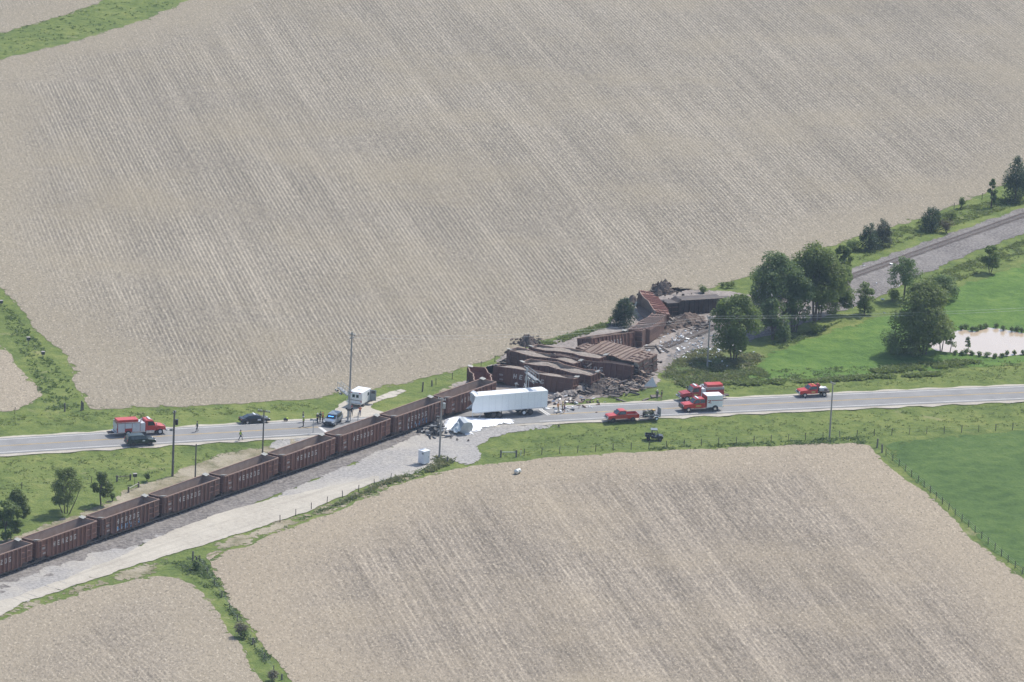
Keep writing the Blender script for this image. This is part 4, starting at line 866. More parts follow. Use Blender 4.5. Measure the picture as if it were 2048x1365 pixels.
def fire_truck(label, loc, yaw, L, wb, doors, topred, cabmat, gold=False):
    """conventional cab tanker/pumper: nose at +x"""
    r = thing('fire_engine', label, 'fire engine', loc, yaw); f = L/2; b = -L/2
    MB().prism([(f-2.2, .75), (f-2.2, 1.55), (f-1.55, 1.62), (f-.35, 1.42), (f-.1, 1.1), (f-.1, .75)], 1.05).build('hood', cabmat, r, bevel=.1)
    MB().prism([(f-3.75, .75), (f-3.75, 2.45), (f-3.6, 2.6), (f-2.6, 2.58), (f-2.35, 2.45), (f-1.95, 1.62), (f-1.95, .75)], 1.18, 1.6, .1, 2.6).build('cab', cabmat, r, bevel=.07)
    for s in (-1, 1):
        MB().box((f-1.15, s*1.0, 1.0), (1.35, .3, .34)).build('mudguard', cabmat, r, bevel=.08)
    glass_pair(r, [(f-3.3, 1.7), (f-2.1, 1.7), (f-2.4, 2.35), (f-3.3, 2.35)], 1.19, 1.6, .1, 2.6)
    slab([(f-1.97, -1.0, 1.68), (f-1.97, 1.0, 1.68), (f-2.33, .95, 2.42), (f-2.33, -.95, 2.42)], (1, 0, .4), .03).build('windscreen', GLASS, r)
    lightbar(r, f-2.9, 2.68, 1.5, WHITEP, .34); MB().box((f+.03, 0, .72), (.24, 2.35, .3)).build('front_bumper', CHROME, r, bevel=.04); MB().box((f-.07, 0, 1.15), (.08, 1.2, .42)).build('grille', CHROME, r)
    # pump panel and body
    MB().box((f-4.2, 0, 1.45), (.85, 2.3, 1.5)).build('pump_panel', ALUM, r, bevel=.03); m = MB()
    for k in range(3): m.tube((f-4.2+.18*(k-1), -.5+.5*k, 2.2), (f-4.2+.18*(k-1), -.5+.5*k, 2.55), .09, n=8)
    m.tube((f-4.2, 0, 2.45), (f-3.9, .1, 2.75), .07, n=8); m.build('deck_gun', CHROME, r)
    xb0, xb1 = b+.25, f-4.65; bl = xb1-xb0; xc = (xb0+xb1)/2
    MB().box((xc, 0, 1.55), (bl, 2.46, 1.6)).build('body', REDD if not topred else REDD, r, bevel=.04)
    MB().box((xc, 0, 2.38), (bl+.05, 2.52, .1)).build('hose_rail', CHROME, r); MB().box((xc-.1, 0, 2.62), (bl-.35, 1.85, .42)).build('tank_top', topred, r, bevel=.05)
    wx = f-1.15-wb
    for s in (-1, 1):
        x = xb0+.12
        if doors:
            for a, c, z0 in ((xb0+.1, wx-.62, .8), (wx-.55, wx+.62, 1.42), (wx+.7, xb1-.08, .8)): box_door(r, (a+c)/2, s, 1.23, z0, 2.28, c-a, ALUM)
            MB().box((xc, s*1.235, .72), (bl, .02, .1)).build('rub_rail', CHROME, r)
        else:
            MB().box((xc, s*1.3, 2.14), (bl, .16, .24)).build('hose_tray', GREY, r); MB().box((xc, s*1.24, .95), (bl-.3, .02, .08)).build('stripe', WHITEP, r)
        if gold: MB().box((f-2.75, s*1.2, 1.25), (.75, .02, .22)).build('gold_lettering', GOLD, r)
        MB().box((f-2.9, s*1.12, .62), (1.45, .22, .5)).build('fuel_tank', CHROME, r, bevel=.04); MB().box((f-1.9, s*1.35, 1.9), (.1, .2, .42)).build('mirror', CHROME, r)
        MB().box((f-.25, s*.82, 1.08), (.16, .3, .22)).build('headlight', WHITEP, r, bevel=.03)
        wheel(r, f-1.15, s*1.02, .52, .32, ALUM); wheel(r, wx, s*1.0, .52, .5, ALUM if doors else CHROME)
        MB().box((b+.2, s*1.05, 1.3), (.06, .25, .3)).build('tail_light', REDP, r)
    MB().box((b+.08, 0, .68), (.45, 2.4, .12)).build('tailboard', CHROME, r); MB().box((b+.22, 0, 1.5), (.05, 2.2, 1.4)).build('rear_panel', ALUM, r)
    MB().box((xc, 0, .62), (L-2.2, .9, .22)).build('chassis', DARKST, r)
    return r
def rescue_truck(label, loc, yaw):
    r = thing('rescue_truck', label, 'rescue truck', loc, yaw); pickup_front(r, REDP, -1.15, True, 1.02, .62, 1.45, 2.25, 2.95, True)
    bx = M('rescue_white', (.70, .73, .72), (.64, .68, .68), 1.2, .4)
    MB().box((-2.75, 0, 1.72), (2.95, 2.3, 2.0)).build('rescue_body', bx, r, bevel=.05); MB().box((-2.75, 0, 2.76), (3.0, 2.34, .1)).build('roof', WHITEP, r, bevel=.03); MB().box((-1.24, 0, 1.75), (.1, 2.28, 1.9)).build('front_panel', REDD, r)
    for s in (-1, 1):
        for a, c, z0 in ((-4.15, -3.3, .85), (-3.2, -2.35, 1.35), (-2.25, -1.4, .85)): box_door(r, (a+c)/2, s, 1.155, z0, 2.55, c-a, bx, 'compartment_door')
        m = MB().box((-3.15, s*1.19, 1.95), (2.0, .02, .11)); m.build('red_stripe', REDD, r)
        m = MB()
        for (a, b_) in (((-1.42, 2.0), (-2.05, 1.95)), ((-2.05, 1.95), (-1.5, 1.6)), ((-1.5, 1.6), (-2.1, 1.52))): m.bar((a[0], s*1.195, a[1]), (b_[0], s*1.195, b_[1]), .02, .11)
        m.build('red_flash', REDD, r)
        MB().box((.2, s*1.03, 1.05), (1.0, .015, .3)).build('gold_lettering', GOLD, r); MB().box((.1, s*1.05, .6), (1.9, .2, .08)).build('side_step', CHROME, r)
        wheel(r, 2.0, s*.95, .44, .28, CHROME); wheel(r, -2.85, s*.95, .44, .42, CHROME); MB().tube((-2.85, s*1.12, .5), (-2.85, s*1.17, .5), .58, n=16).build('wheel_arch', BLACK, r)
    m = MB(); m.box((3.08, 0, .95), (.12, 1.9, .75)); m.tube((3.1, -.8, 1.3), (3.1, .8, 1.3), .05); m.tube((3.1, -.95, .6), (3.1, -.95, 1.3), .05); m.tube((3.1, .95, .6), (3.1, .95, 1.3), .05); m.build('brush_guard', BLACKP, r)
    lightbar(r, .25, 2.33, 1.5, WHITEP, .3); MB().box((-2.0, 0, .6), (4.5, .9, .2)).build('chassis', DARKST, r); MB().box((-4.3, 0, .68), (.3, 2.2, .1)).build('tailboard', CHROME, r); return r
def brush_truck(label, loc, yaw):
    r = thing('brush_truck', label, 'pickup', loc, yaw); pickup_front(r, REDP, -.62, False, 1.0, .6, 1.32, 2.02, 2.8)
    MB().box((-1.75, 0, .95), (2.3, 2.2, .12)).build('flatbed', DARKST, r); MB().box((-.75, 0, 1.45), (.06, 2.0, .95)).build('headboard', DARKST, r)
    MB().box((-1.45, .1, 1.3), (.9, 1.2, .55)).build('water_tank', WHITEP, r, bevel=.05); MB().tube((-1.05, -.55, 1.85), (-1.05, .15, 1.85), .3, n=14).build('hose_reel', REDD, r)
    MB().box((-2.2, .35, 1.25), (.7, .7, .4)).build('pump', GREY, r, bevel=.03); MB().box((-2.35, -.5, 1.2), (.7, .6, .35)).build('tool_box', WHITEP, r, bevel=.03); m = MB()
    for y in (-1.05, 1.05): m.bar((-2.85, y, 1.35), (-.8, y, 1.35), .05, .05); m.bar((-2.85, y, .95), (-2.85, y, 1.35), .05, .05)
    m.build('side_rail', DARKST, r)
    for s in (-1, 1):
        wheel(r, 1.82, s*.9, .41, .27, CHROME); wheel(r, -1.85, s*.9, .41, .3, CHROME); MB().box((.25, s*1.01, .95), (.7, .015, .25)).build('gold_lettering', GOLD, r); MB().box((-1.85, s*.95, .85), (1.0, .3, .06)).build('mudguard', DARKST, r)
    MB().box((.1, 0, 2.1), (.2, .8, .14)).build('light_bar', M('amber', (.7, .3, .08), (.6, .25, .06), 2, .4), r); MB().box((-1.8, 0, .6), (2.4, .8, .2)).build('chassis', DARKST, r); return r
def side_by_side(label, loc, yaw):
    r = thing('utility_vehicle', label, 'utility vehicle', loc, yaw); mt = M('navy_black', (.014, .017, .026), (.02, .024, .034), 2, .35)
    MB().prism([(-.55, .4), (-.55, .8), (.35, .72), (.55, 1.0), (1.35, .92), (1.5, .7), (1.5, .4)], .7).build('body', mt, r, bevel=.05)
    for s in (-1, 1): MB().box((-1.05, s*.68, .9), (1.05, .07, .36)).build('bed_side', mt, r)
    MB().box((-1.05, 0, .76), (1.05, 1.4, .08)).build('bed_floor', mt, r); MB().box((-1.56, 0, .9), (.06, 1.4, .36)).build('tailgate', mt, r)
    MB().box((-.05, 0, 1.02), (.5, 1.2, .14)).build('seat', BLACK, r, bevel=.04); MB().box((-.38, 0, 1.3), (.12, 1.2, .5)).build('seat_back', BLACK, r, bevel=.04)
    m = MB()
    for s in (-1, 1):
        m.tube((.75, s*.66, .95), (.35, s*.62, 1.86), .035); m.tube((-.48, s*.66, .8), (-.48, s*.62, 1.86), .035); m.tube((.35, s*.62, 1.86), (-.48, s*.62, 1.86), .035)
    m.build('roll_cage', BLACKP, r); MB().box((-.08, 0, 1.92), (1.15, 1.4, .07)).build('roof', M('roof_grey', (.16, .18, .2), (.13, .15, .17), 2, .4), r, bevel=.03)
    slab([(.74, -.58, 1.02), (.74, .58, 1.02), (.4, .56, 1.8), (.4, -.56, 1.8)], (1, 0, .3), .02).build('windscreen', GLASS, r); slab([(-.5, -.58, 1.05), (-.5, -.58, 1.8), (-.5, .58, 1.8), (-.5, .58, 1.05)], (-1, 0, 0), .02).build('rear_panel', BLACKP, r)
    for s in (-1, 1):
        for x in (-.98, 1.0): wheel(r, x, s*.66, .33, .26, DARKST)
        MB().box((1.46, s*.5, .78), (.1, .24, .14)).build('headlight', GREY, r)
    return r
def ambulance(label, loc, yaw):
    r = thing('ambulance', label, 'ambulance', loc, yaw); wh = WHITEP
    MB().box((-1.0, 0, 1.62), (3.7, 2.4, 2.1)).build('patient_box', wh, r, bevel=.06)
    MB().prism([(.9, .55), (.9, 2.0), (1.75, 2.05), (2.35, 1.35), (3.2, 1.2), (3.35, .9), (3.35, .55)], .98, 1.4, .12, 2.05).build('cab', wh, r, bevel=.07)
    glass_pair(r, [(1.3, 1.42), (2.2, 1.42), (1.75, 1.92), (1.3, 1.92)], .985, 1.4, .12, 2.05); slab([(2.33, -.8, 1.4), (2.33, .8, 1.4), (1.82, .75, 1.98), (1.82, -.75, 1.98)], (.8, 0, .6), .03).build('windscreen', GLASS, r)
    for s in (-1, 1):
        MB().box((-2.87, s*.53, 1.5), (.03, .98, 1.65)).build('rear_door', wh, r); MB().box((-2.9, s*.36, 1.95), (.03, .46, .5)).build('rear_window', GLASS, r)
        MB().box((-2.88, s*.8, 2.52), (.04, .28, .14)).build('red_lamp', REDP, r); MB().box((-2.88, s*.35, 2.52), (.04, .3, .14)).build('white_lamp', WHITEP, r); MB().box((-2.88, s*1.08, 1.1), (.04, .16, .35)).build('tail_light', REDD, r)
        wheel(r, 2.4, s*.92, .4, .26, CHROME); wheel(r, -1.7, s*.95, .4, .42, CHROME); MB().box((-.2, s*1.21, 1.9), (.6, .02, .5)).build('side_window', GLASS, r)
    MB().box((-2.88, 0, 1.2), (.02, 1.9, .1)).build('dark_stripe', BLACKP, r); MB().box((-3.0, 0, .6), (.35, 2.3, .14)).build('rear_step', CHROME, r); MB().box((-2.86, 0, .82), (.03, 2.3, .28)).build('kick_plate', ALUM, r)
    q = Matrix.Rotation(R(-80), 3, 'Z'); c = Vector((.55, -1.2, 1.5))+q @ Vector((.55, 0, 0)); m = MB().box(c, (1.1, .07, 1.9), q); d = m.build('open_door', M('door_grey', (.30, .32, .34), (.26, .28, .3), 2, .5), r)
    MB().box(c+Vector((-.04, 0, .55)), (.62, .08, .48), q).build('door_window', GLASS, d); MB().box((-1.0, 0, 2.69), (.8, .8, .08)).build('roof_vent', ALUM, r, bevel=.02)
    MB().box((0, 0, .55), (5.4, .9, .2)).build('chassis', DARKST, r); return r
p, ya = place((316, 870.4), (248.4, 873.1), 1, 5.6, 2.2); fire_truck('red cabbed fire tanker with silver side doors at the road edge', p, ya, 8.9, 5.6, True, REDP, REDP)
p, ya = place((301, 891), (265, 893), 1, 2.9, 1.75); suv('black suv parked in front of the fire tanker', p, ya, M('black_green', (.02, .034, .03), (.026, .042, .038), 2, .3), 'black_suv', DARKST, None)
p, ya = place((529.5, 846.4), (493.9, 848.8), 1, 3.05, 1.7); sedan('black patrol car with white roof lights and door emblem', p, ya, BLACKP)
a, b = at_z(670.3, 852.4, .46), at_z(680.9, 844.4, .46); ya = math.atan2((a-b).y, (a-b).x); c = (a+b)/2+Vector((-math.sin(ya), math.cos(ya), 0))*-.87
suv('slate grey patrol suv with blue windscreen strobe facing the camera', (c.x, c.y, h1(c.x, c.y)+.135), ya, SILVERB, 'patrol_suv', CHROME, None, False, True)
a = G(697.6, 813.5); ya = R(68); c = a+Vector((math.cos(ya), math.sin(ya), 0))*2.85+Vector((math.sin(ya), -math.cos(ya), 0))*1.2
ambulance('white box ambulance seen from behind with a grey side door open', (c.x, c.y, h1(c.x, c.y)+.09), ya)
p, ya = place((1228.7, 844.4), (1264.3, 842.4), -1, 3.57, 1.75); red_pickup('red regular cab pickup pulling a small trailer', p, ya)
pt = at_z(1313.1, 841, .46); ya = math.atan(float(road_slope(pt.x)))+math.pi; dx = Vector((math.cos(ya), math.sin(ya), 0)); lat = Vector((-math.sin(ya), math.cos(ya), 0))
tc = pt+dx*.75-lat*1.0; tc.z = h1(tc.x, tc.y)+.12; utility_trailer('small utility trailer with its mesh ramp gate upright', tc, ya); q = tc+dx*.35+Vector((0, 0, .59)); quad_bike('olive quad bike strapped on the utility trailer', q, ya)
p, ya = place((1376.5, 803.5), (1434, 800.5), -1, 5.4, 2.2); 
fire_truck('dark red fire engine standing behind the rescue truck', p, ya, 8.2, 5.0, False, REDP, REDD, True)
p, ya = place((1378.3, 824.2), (1427.8, 823.1), -1, 4.85, 2.0); q = Vector((math.cos(ya), math.sin(ya), 0)); rescue_truck('red crew cab rescue truck with white box body', p+q*.42, ya)
p, ya = place((1612.2, 796.3), (1644.8, 792.7), -1, 3.67, 1.8); brush_truck('red brush truck with hose reel and tank, farthest along the road', p, ya)
a = G(1308, 880.5); side_by_side('black side by side utility vehicle parked on the grass', (a.x, a.y, a.z), R(2))

# ------------------------------------------------------------------ semi trailer and its spill
def semi_trailer():
    zb = 1.25; bl = at_z(942.8, 826.6, .5+zb-.05); br = at_z(1094.2, 813.7, .5+zb); d = (br-bl); yaw = math.atan2(d.y, d.x); L = d.to_2d().length; W = 2.6; Ht = 2.85
    r = thing('semi_trailer', 'long white box trailer with its front torn open on the crossing', 'semi trailer', (bl.x, bl.y, .5), yaw)
    wm = M('trailer_white', (.86, .88, .89), (.80, .82, .84), .5, .4)
    def side(y, torn):
        pts = [(.12, zb), (L, zb), (L, zb+Ht), (.9 if not torn else .75, zb+Ht)] + ([(.55, zb+Ht-.15), (.42, zb+2.0), (.18, zb+1.75), (.05, zb+.9)] if torn else [(.9, zb+1.5), (1.3, zb+.8), (.6, zb+.3)])
        m = slab([(x, y, z) for x, z in pts], (0, -1 if y == 0 else 1, 0), .03); return m
    side(0, True).build('near_side', wm, r); side(W, False).build('far_side', wm, r)
    n = 11
    for i in range(1, n): MB().box((.8+(L-.8)*i/n, -.034, zb+Ht/2), (.022, .008, Ht-.12)).build('side_seam', ALUM, r)
    m = MB(); xs = [.55+(L-.55)*i/14 for i in range(15)]
    v = [(x, y, zb+Ht+(.02 if i > 1 else .0)+.05*math.sin(math.pi*y/W)+(.22*math.sin(math.pi*y/W) if i in (0, 1) else 0)) for i, x in enumerate(xs) for y in (0, .65, 1.3, 1.95, W)]
    m.add(v, [(5*i+k, 5*i+5+k, 5*i+6+k, 5*i+k+1) for i in range(14) for k in range(4)]); m.build('roof', WHITEP, r)
    for i in range(1, 14): MB().box((xs[i], W/2, zb+Ht+.085), (.035, W-.3, .02)).build('roof_bow', M('roof_bow', (.62, .62, .6), (.56, .56, .55), 2, .6), r) if i in (9, 10) else None
    v = []; 
    for i in range(7):
        t = i/6; v += [(.75+.75*math.sin(t*3.1), .25+W*.7*t*.0+.2, zb+Ht-.1+.5*math.sin(t*math.pi)), (.75+.75*math.sin(t*3.1)-.2, W-.2, zb+Ht-.05+.45*math.sin(t*math.pi))]
    MB().add(v, [(2*i, 2*i+2, 2*i+3, 2*i+1) for i in range(6)]).build('curled_roof_sheet', WHITEP, r)
    MB().box((L+.02, W/2, zb+Ht/2), (.06, W-.05, Ht)).build('rear_doors', ALUM, r); MB().box((L/2+.2, W/2, zb-.02), (L-.9, W-.1, .06)).build('floor', DARKST, r)
    for y in (.03, W-.03): MB().box((L/2+.3, y, zb-.06), (L-.6, .1, .16)).build('bottom_rail', ALUM, r)
    for y in (.7, W-.7): MB().box((L-3.6, y, zb-.22), (3.6, .12, .22)).build('slider_rail', DARKST, r)
    m = MB().box((L-.05, W/2, .62), (.12, 2.3, .14)).box((L-.05, .8, .9), (.1, .1, .6)).box((L-.05, W-.8, .9), (.1, .1, .6)); m.build('rear_guard', GALV, r)
    for x in (L-4.35, L-3.1):
        for y in (.18, W-.18):
            wheel(r, x, y if y < 1 else y, .51, .42, WHITEP) if y > 1 else MB().tube((x, -.03, .51), (x, .39, .51), .51, n=18).build('wheel', BLACK, r)
            if y < 1: MB().tube((x, -.05, .51), (x, -.02, .51), .28, n=14).build('hub', WHITEP if x < L-4 else DARKST, r)
        MB().tube((x, .3, .51), (x, W-.3, .51), .08).build('axle', DARKST, r)
    for y in (.7, W-.7): MB().bar((L*.42, y, .12), (L*.42, y, zb-.05), .12, .12).build('landing_leg', DARKST, r)
    m = MB().bar((2.2, .2, zb-.1), (1.2, -.1, .1), .08, .08).bar((.3, .1, zb), (.15, -.15, .3), .06, .3); m.build('torn_strut', ALUM, r)
    return r, yaw
st_, st_yaw = semi_trailer()
def bogie_loose():
    c = at_z(986, 833.5, .5); r = thing('loose_axle_set', 'loose dual axle set torn off under the trailer front', 'axle set', (c.x, c.y, .46), st_yaw+R(8))
    for x in (-.65, .65):
        MB().tube((x, -.95, .5), (x, .95, .5), .09).build('axle', DARKST, r)
        for s in (-1, 1): wheel(r, x, s*.95, .5, .46, DARKST)
    MB().box((0, 0, .75), (1.9, .9, .16)).build('frame', DARKST, r); MB().box((0, 0, .92), (.9, .7, .12)).build('coupling_plate', M('rust_tan', (.25, .17, .11), (.18, .12, .08), 3, .8), r)
bogie_loose()
powder = dissolve(M('white_powder', (.82, .83, .85), (.74, .76, .80), 1.2, .95), .28, .8)
def mound(name, label, cat, px, h, mat, seed, rough=.12, inner=.55, group=None, z0=0.0, kind=None, jit=.25, peaks=None):
    rg = np.random.RandomState(seed); poly = [G(*q)[:2] for q in px]; B = densify(poly, .6, jit, np.random.RandomState(seed)); lo, hi = B.min(0), B.max(0)
    gx, gy = np.meshgrid(np.arange(lo[0], hi[0], inner), np.arange(lo[1], hi[1], inner)); P = np.stack([gx.ravel(), gy.ravel()], 1)+rg.uniform(-.3, .3, (gx.size, 2))*inner; P = P[inside(P, B)]
    n = len(B); r = delaunay_2d_cdt([Vector(q) for q in B]+[Vector(q) for q in P], [(i, (i+1) % n) for i in range(n)], [], 1, 1e-4)
    V = np.array([tuple(q) for q in r[0]]); d = np.sqrt(np.min(((V[:, None]-B[None])**2).sum(2), 1)); mx = d.max()
    prof = sstep(0, mx*.9, d)
    if peaks: 
        prof = np.zeros(len(V))
        for (qx, qy), rad, hh in peaks: c = np.array(G(qx, qy)[:2]); prof = np.maximum(prof, hh*np.exp(-((V-c)**2).sum(1)/rad**2))
        prof = prof*sstep(0, 1.0, d)
    Z = H(V[:, 0], V[:, 1])+z0+h*prof+rough*rg.uniform(-1, 1, len(V))*np.clip(d*1.5, 0, 1)*(.3+prof)
    c0 = V.mean(0); z_ = float(H(*c0)); me = bpy.data.meshes.new(name); me.from_pydata([(a-c0[0], b-c0[1], z-z_) for (a, b), z in zip(V, Z)], [], r[2]); me.materials.append(mat)
    bm = bmesh.new(); bm.from_mesh(me); bmesh.ops.recalc_face_normals(bm, faces=bm.faces)
    if sum(f.normal.z*f.calc_area() for f in bm.faces) < 0: bmesh.ops.reverse_faces(bm, faces=bm.faces)
    bm.to_mesh(me); bm.free(); me.attributes.new('edge', 'FLOAT', 'POINT').data.foreach_set('value', np.clip(d/1.5, 0, 2)); o = link(name, me); o.location = (*c0, z_); tag(o, label, cat, group, kind); return o
def c8(x, y): return (830+x/6.606, 760+y/6.606)
mound('powder_spill', 'bright white powder spilled beside the torn trailer', 'spill', [c8(*q) for q in ((300, 660), (380, 545), (500, 505), (620, 490), (740, 505), (900, 500), (1100, 510), (1320, 545), (1300, 600), (1000, 640), (880, 685), (720, 740), (560, 715), (430, 700))], 1.0, powder, 5, .10, .45, z0=.15,
      peaks=[(c8(470, 590), 1.6, .8), (c8(600, 560), 2.0, .7), (c8(760, 560), 2.2, .35), (c8(950, 560), 3.0, .18), (c8(1150, 565), 3, .1)])
def nose_piece():
    c = G(*c8(655, 690)); r = thing('torn_trailer_nose', 'crumpled silver trailer nose lying on the white powder', 'wreckage', (c.x, c.y, c.z+.15), R(25)); rg = random.Random(3); m = MB(); n = 9
    ring = [(1.2*math.cos(2*math.pi*i/n)*(1+rg.uniform(-.08, .08)), 1.25*math.sin(2*math.pi*i/n)*(1+rg.uniform(-.08, .08))) for i in range(n)]
    q = Euler((R(18), R(-10), 0)).to_matrix(); f = [q @ Vector((x, -.9, z+1.25)) for x, z in ring]; b = [q @ Vector((x*.85, 1.2, z*.85+1.15)) for x, z in ring]; ctr = q @ Vector((.1, -1.15, 1.2))
    m.add(f+b+[ctr], [(i, (i+1) % n, n+(i+1) % n, n+i) for i in range(n)]+[(i, (i+1) % n, 2*n) for i in range(n)]+[tuple(range(2*n-1, n-1, -1))]); m.build('nose_shell', M('dull_silver', (.36, .40, .42), (.46, .49, .50), .9, .5, .35), r)
    s = MB(); v = []
    for i in range(8):
        for j in range(6): v.append((-1.3-.25*j+rg.uniform(-.1, .1), -1.3+i*.33, .15+1.7*math.exp(-((i-3.5)/3)**2)*(1-j/6)+rg.uniform(-.15, .15)))
    s.add(v, [(6*i+j, 6*i+6+j, 6*i+7+j, 6*i+j+1) for i in range(7) for j in range(5)]); s.build('crumpled_sheet', M('crumpled_white', (.66, .70, .70), (.5, .55, .56), 2.2, .5), r)
nose_piece()
def debris(name, label, cat, center, spread, n, mats, seed, size=(.3, 1.6), group=None, hgt=.6, flat=.15, kindstuff=True):
    rg = random.Random(seed); c = G(*center) if len(center) == 2 else Vector(center); r = thing(name, label, cat, c, 0, group)
    for mi, (mname, mat) in enumerate(mats):
        m = MB()
        for i in range(n//len(mats)):
            x, y = rg.gauss(0, spread[0]), rg.gauss(0, spread[1]); q = math.exp(-(x/spread[0])**2/2-(y/spread[1])**2/2)
            z = h1(c.x+x, c.y+y)-c.z+.18+hgt*q*rg.random(); L = rg.uniform(*size)
            m.box((x, y, z), (L, rg.uniform(.12, .45)*L**.5, rg.uniform(.06, .3)), Euler((rg.uniform(-.5, .5), rg.uniform(-.5, .5)*flat*4, rg.uniform(0, 6.3))).to_matrix())
        o = m.build(mname, mat, r); o['kind'] = 'stuff'
    return r
mound('debris_heap', 'dark heap of torn truck parts by the spilled powder', 'debris heap', [c8(*q) for q in ((150, 750), (170, 650), (260, 570), (350, 560), (400, 640), (390, 710), (300, 760))], 1.15, M('charred', (.03, .03, .032), (.09, .085, .08), 2.5, .8), 8, .45, .4, z0=.1)
debris('scattered_truck_parts', 'twisted dark truck parts on top of the dark heap', 'wreckage', c8(270, 690), (1.2, 1.5), 60, [('dark_piece', BLACKP), ('grey_piece', GREY)], 9, (.3, 1.8), hgt=1.2)
# wreck debris
def pQ(x, y): return (1120+x/7.314, 660+y/7.314)
def pP(x, y): return (940+x/7.314, 660+y/7.314)
def pR(x, y): return (1200+x/7.314, 560+y/7.314)
mound('dirt_mound', 'ploughed up mound of stones and splintered ties below the pile', 'dirt mound', [pQ(*q) for q in ((300, 920), (330, 820), (430, 760), (560, 745), (700, 770), (840, 850), (800, 930), (600, 960), (420, 960))], 1.5, mat_soil, 11, .35, .6, group='mounds thrown up by the derailment')
mound('dirt_mound', 'gravel slope under the leaning lettered gondola beside the trailer end', 'dirt mound', [pP(*q) for q in ((1130, 1000), (1250, 960), (1420, 930), (1560, 860), (1680, 800), (1820, 760), (1900, 820), (1700, 920), (1500, 990), (1300, 1030))], 1.0, mat_dirt, 12, .25, .6, group='mounds thrown up by the derailment')
mound('dirt_mound', 'black soil heap at the field edge behind the two hump car', 'dirt mound', [pP(*q) for q in ((690, 230), (720, 170), (800, 145), (900, 160), (985, 190), (980, 240), (880, 260), (760, 260))], 1.8, mat_soil, 13, .5, .6, group='mounds thrown up by the derailment')
mound('dirt_mound', 'dark soil heap on the field behind the red ribbed gondola', 'dirt mound', [pR(*q) for q in ((700, 200), (760, 130), (900, 110), (1060, 130), (1110, 190), (1000, 230), (850, 240))], 1.7, mat_soil, 14, .5, .6, group='mounds thrown up by the derailment')
mound('dirt_mound', 'long brown earth bank between the dark gondola and the track', 'dirt mound', [pR(*q) for q in ((640, 900), (800, 800), (950, 660), (1100, 560), (1300, 530), (1560, 520), (1570, 600), (1400, 680), (1100, 760), (900, 850), (720, 920))], 1.3, gravel_mat('brown_earth', (.05, .038, .032), (.15, .115, .095), (.21, .165, .14), 2.0, .25, .5), 15, .35, .7, group='mounds thrown up by the derailment')
mound('dirt_mound', 'low stony mound between the empty crushed car and the field', 'dirt mound', [pP(*q) for q in ((-140, 850), (0, 760), (100, 690), (130, 780), (150, 840), (20, 900))], .9, mat_dirt, 16, .3, .6, group='mounds thrown up by the derailment')
mound('dirt_mound', 'dark lumpy soil left of the red ribbed gondola', 'dirt mound', [pR(*q) for q in ((400, 320), (430, 270), (520, 250), (540, 330), (470, 360))], 1.0, mat_soil, 17, .3, .5, group='mounds thrown up by the derailment')
debris('splintered_wreckage', 'splintered ties and twisted steel on the mound below the pile', 'wreckage', pQ(610, 860), (4.2, 3.0), 230, [('dark_piece', DARKST), ('wood_piece', TIE), ('pale_piece', DUSTY)], 21, (.4, 2.2), hgt=1.5)
debris('splintered_wreckage', 'broken couplers and steel jammed at the car ends of the pile', 'wreckage', pP(1740, 700), (1.8, 3.0), 90, [('rusty_piece', DUSTY), ('dark_piece', DARKST)], 22, (.4, 1.5), hgt=2.4)
debris('splintered_wreckage', 'torn pieces around the ends of the dusty overturned cars', 'wreckage', pQ(1120, 700), (1.2, 3.0), 70, [('rusty_piece', DUSTY), ('dark_piece', DARKST)], 23, (.4, 1.8), hgt=2.2)
debris('roadside_litter', 'white and dark scraps strewn behind the people at the trailer', 'litter', (1128, 806), (3.2, 4.0), 110, [('white_scrap', WHITEP), ('dark_piece', BLACKP), ('tan_piece', DUSTY)], 24, (.2, .9), hgt=.3)
debris('white_scraps', 'white paper like scraps strewn over the ballast beside the torn track', 'litter', (1372, 694), (4.6, 6.0), 150, [('white_scrap', WHITEP)], 25, (.15, .7), hgt=.05)
debris('white_scraps', 'white scraps scattered along the far ballast', 'litter', (1700, 585), (9.0, 18.0), 28, [('white_scrap', WHITEP)], 26, (.2, .9), hgt=.05)
debris('clod_scatter', 'dark clods and branches on the brown earth bank', 'debris', pR(1180, 640), (3.2, 3.6), 150, [('clod', mat_soil), ('branch', TIE)], 27, (.25, 1.4), hgt=.9)
debris('clod_scatter', 'black clods on the soil heap at the field edge', 'debris', pP(850, 205), (1.2, 2.0), 70, [('clod', mat_soil)], 28, (.3, .9), hgt=1.2)
debris('clod_scatter', 'dark clods on the heap behind the red ribbed gondola', 'debris', pR(930, 185), (2.0, 2.8), 80, [('clod', mat_soil)], 29, (.3, 1.0), hgt=1.7)
for i, (qa, qb) in enumerate(((pR(815, 975), pR(890, 1085)), (pR(880, 1000), pR(1005, 1075)), (pR(650, 1000), pR(840, 990)), (pR(660, 1030), pR(800, 1030)))):
    a, b = G(*qa, .3), G(*qb, .3); c = (a+b)/2; o = MB().bar(a-c, b-c, .26, .2).build('loose_tie', TIE); o.location = c; tag(o, ['loose dark tie standing askew at the torn rail end', 'loose dark tie lying outward at the torn rail end', 'loose tie lying flat behind the torn rail end', 'loose tie lying flat in front of the standing lettered car'][i], 'railway tie', 'ties torn from the track')
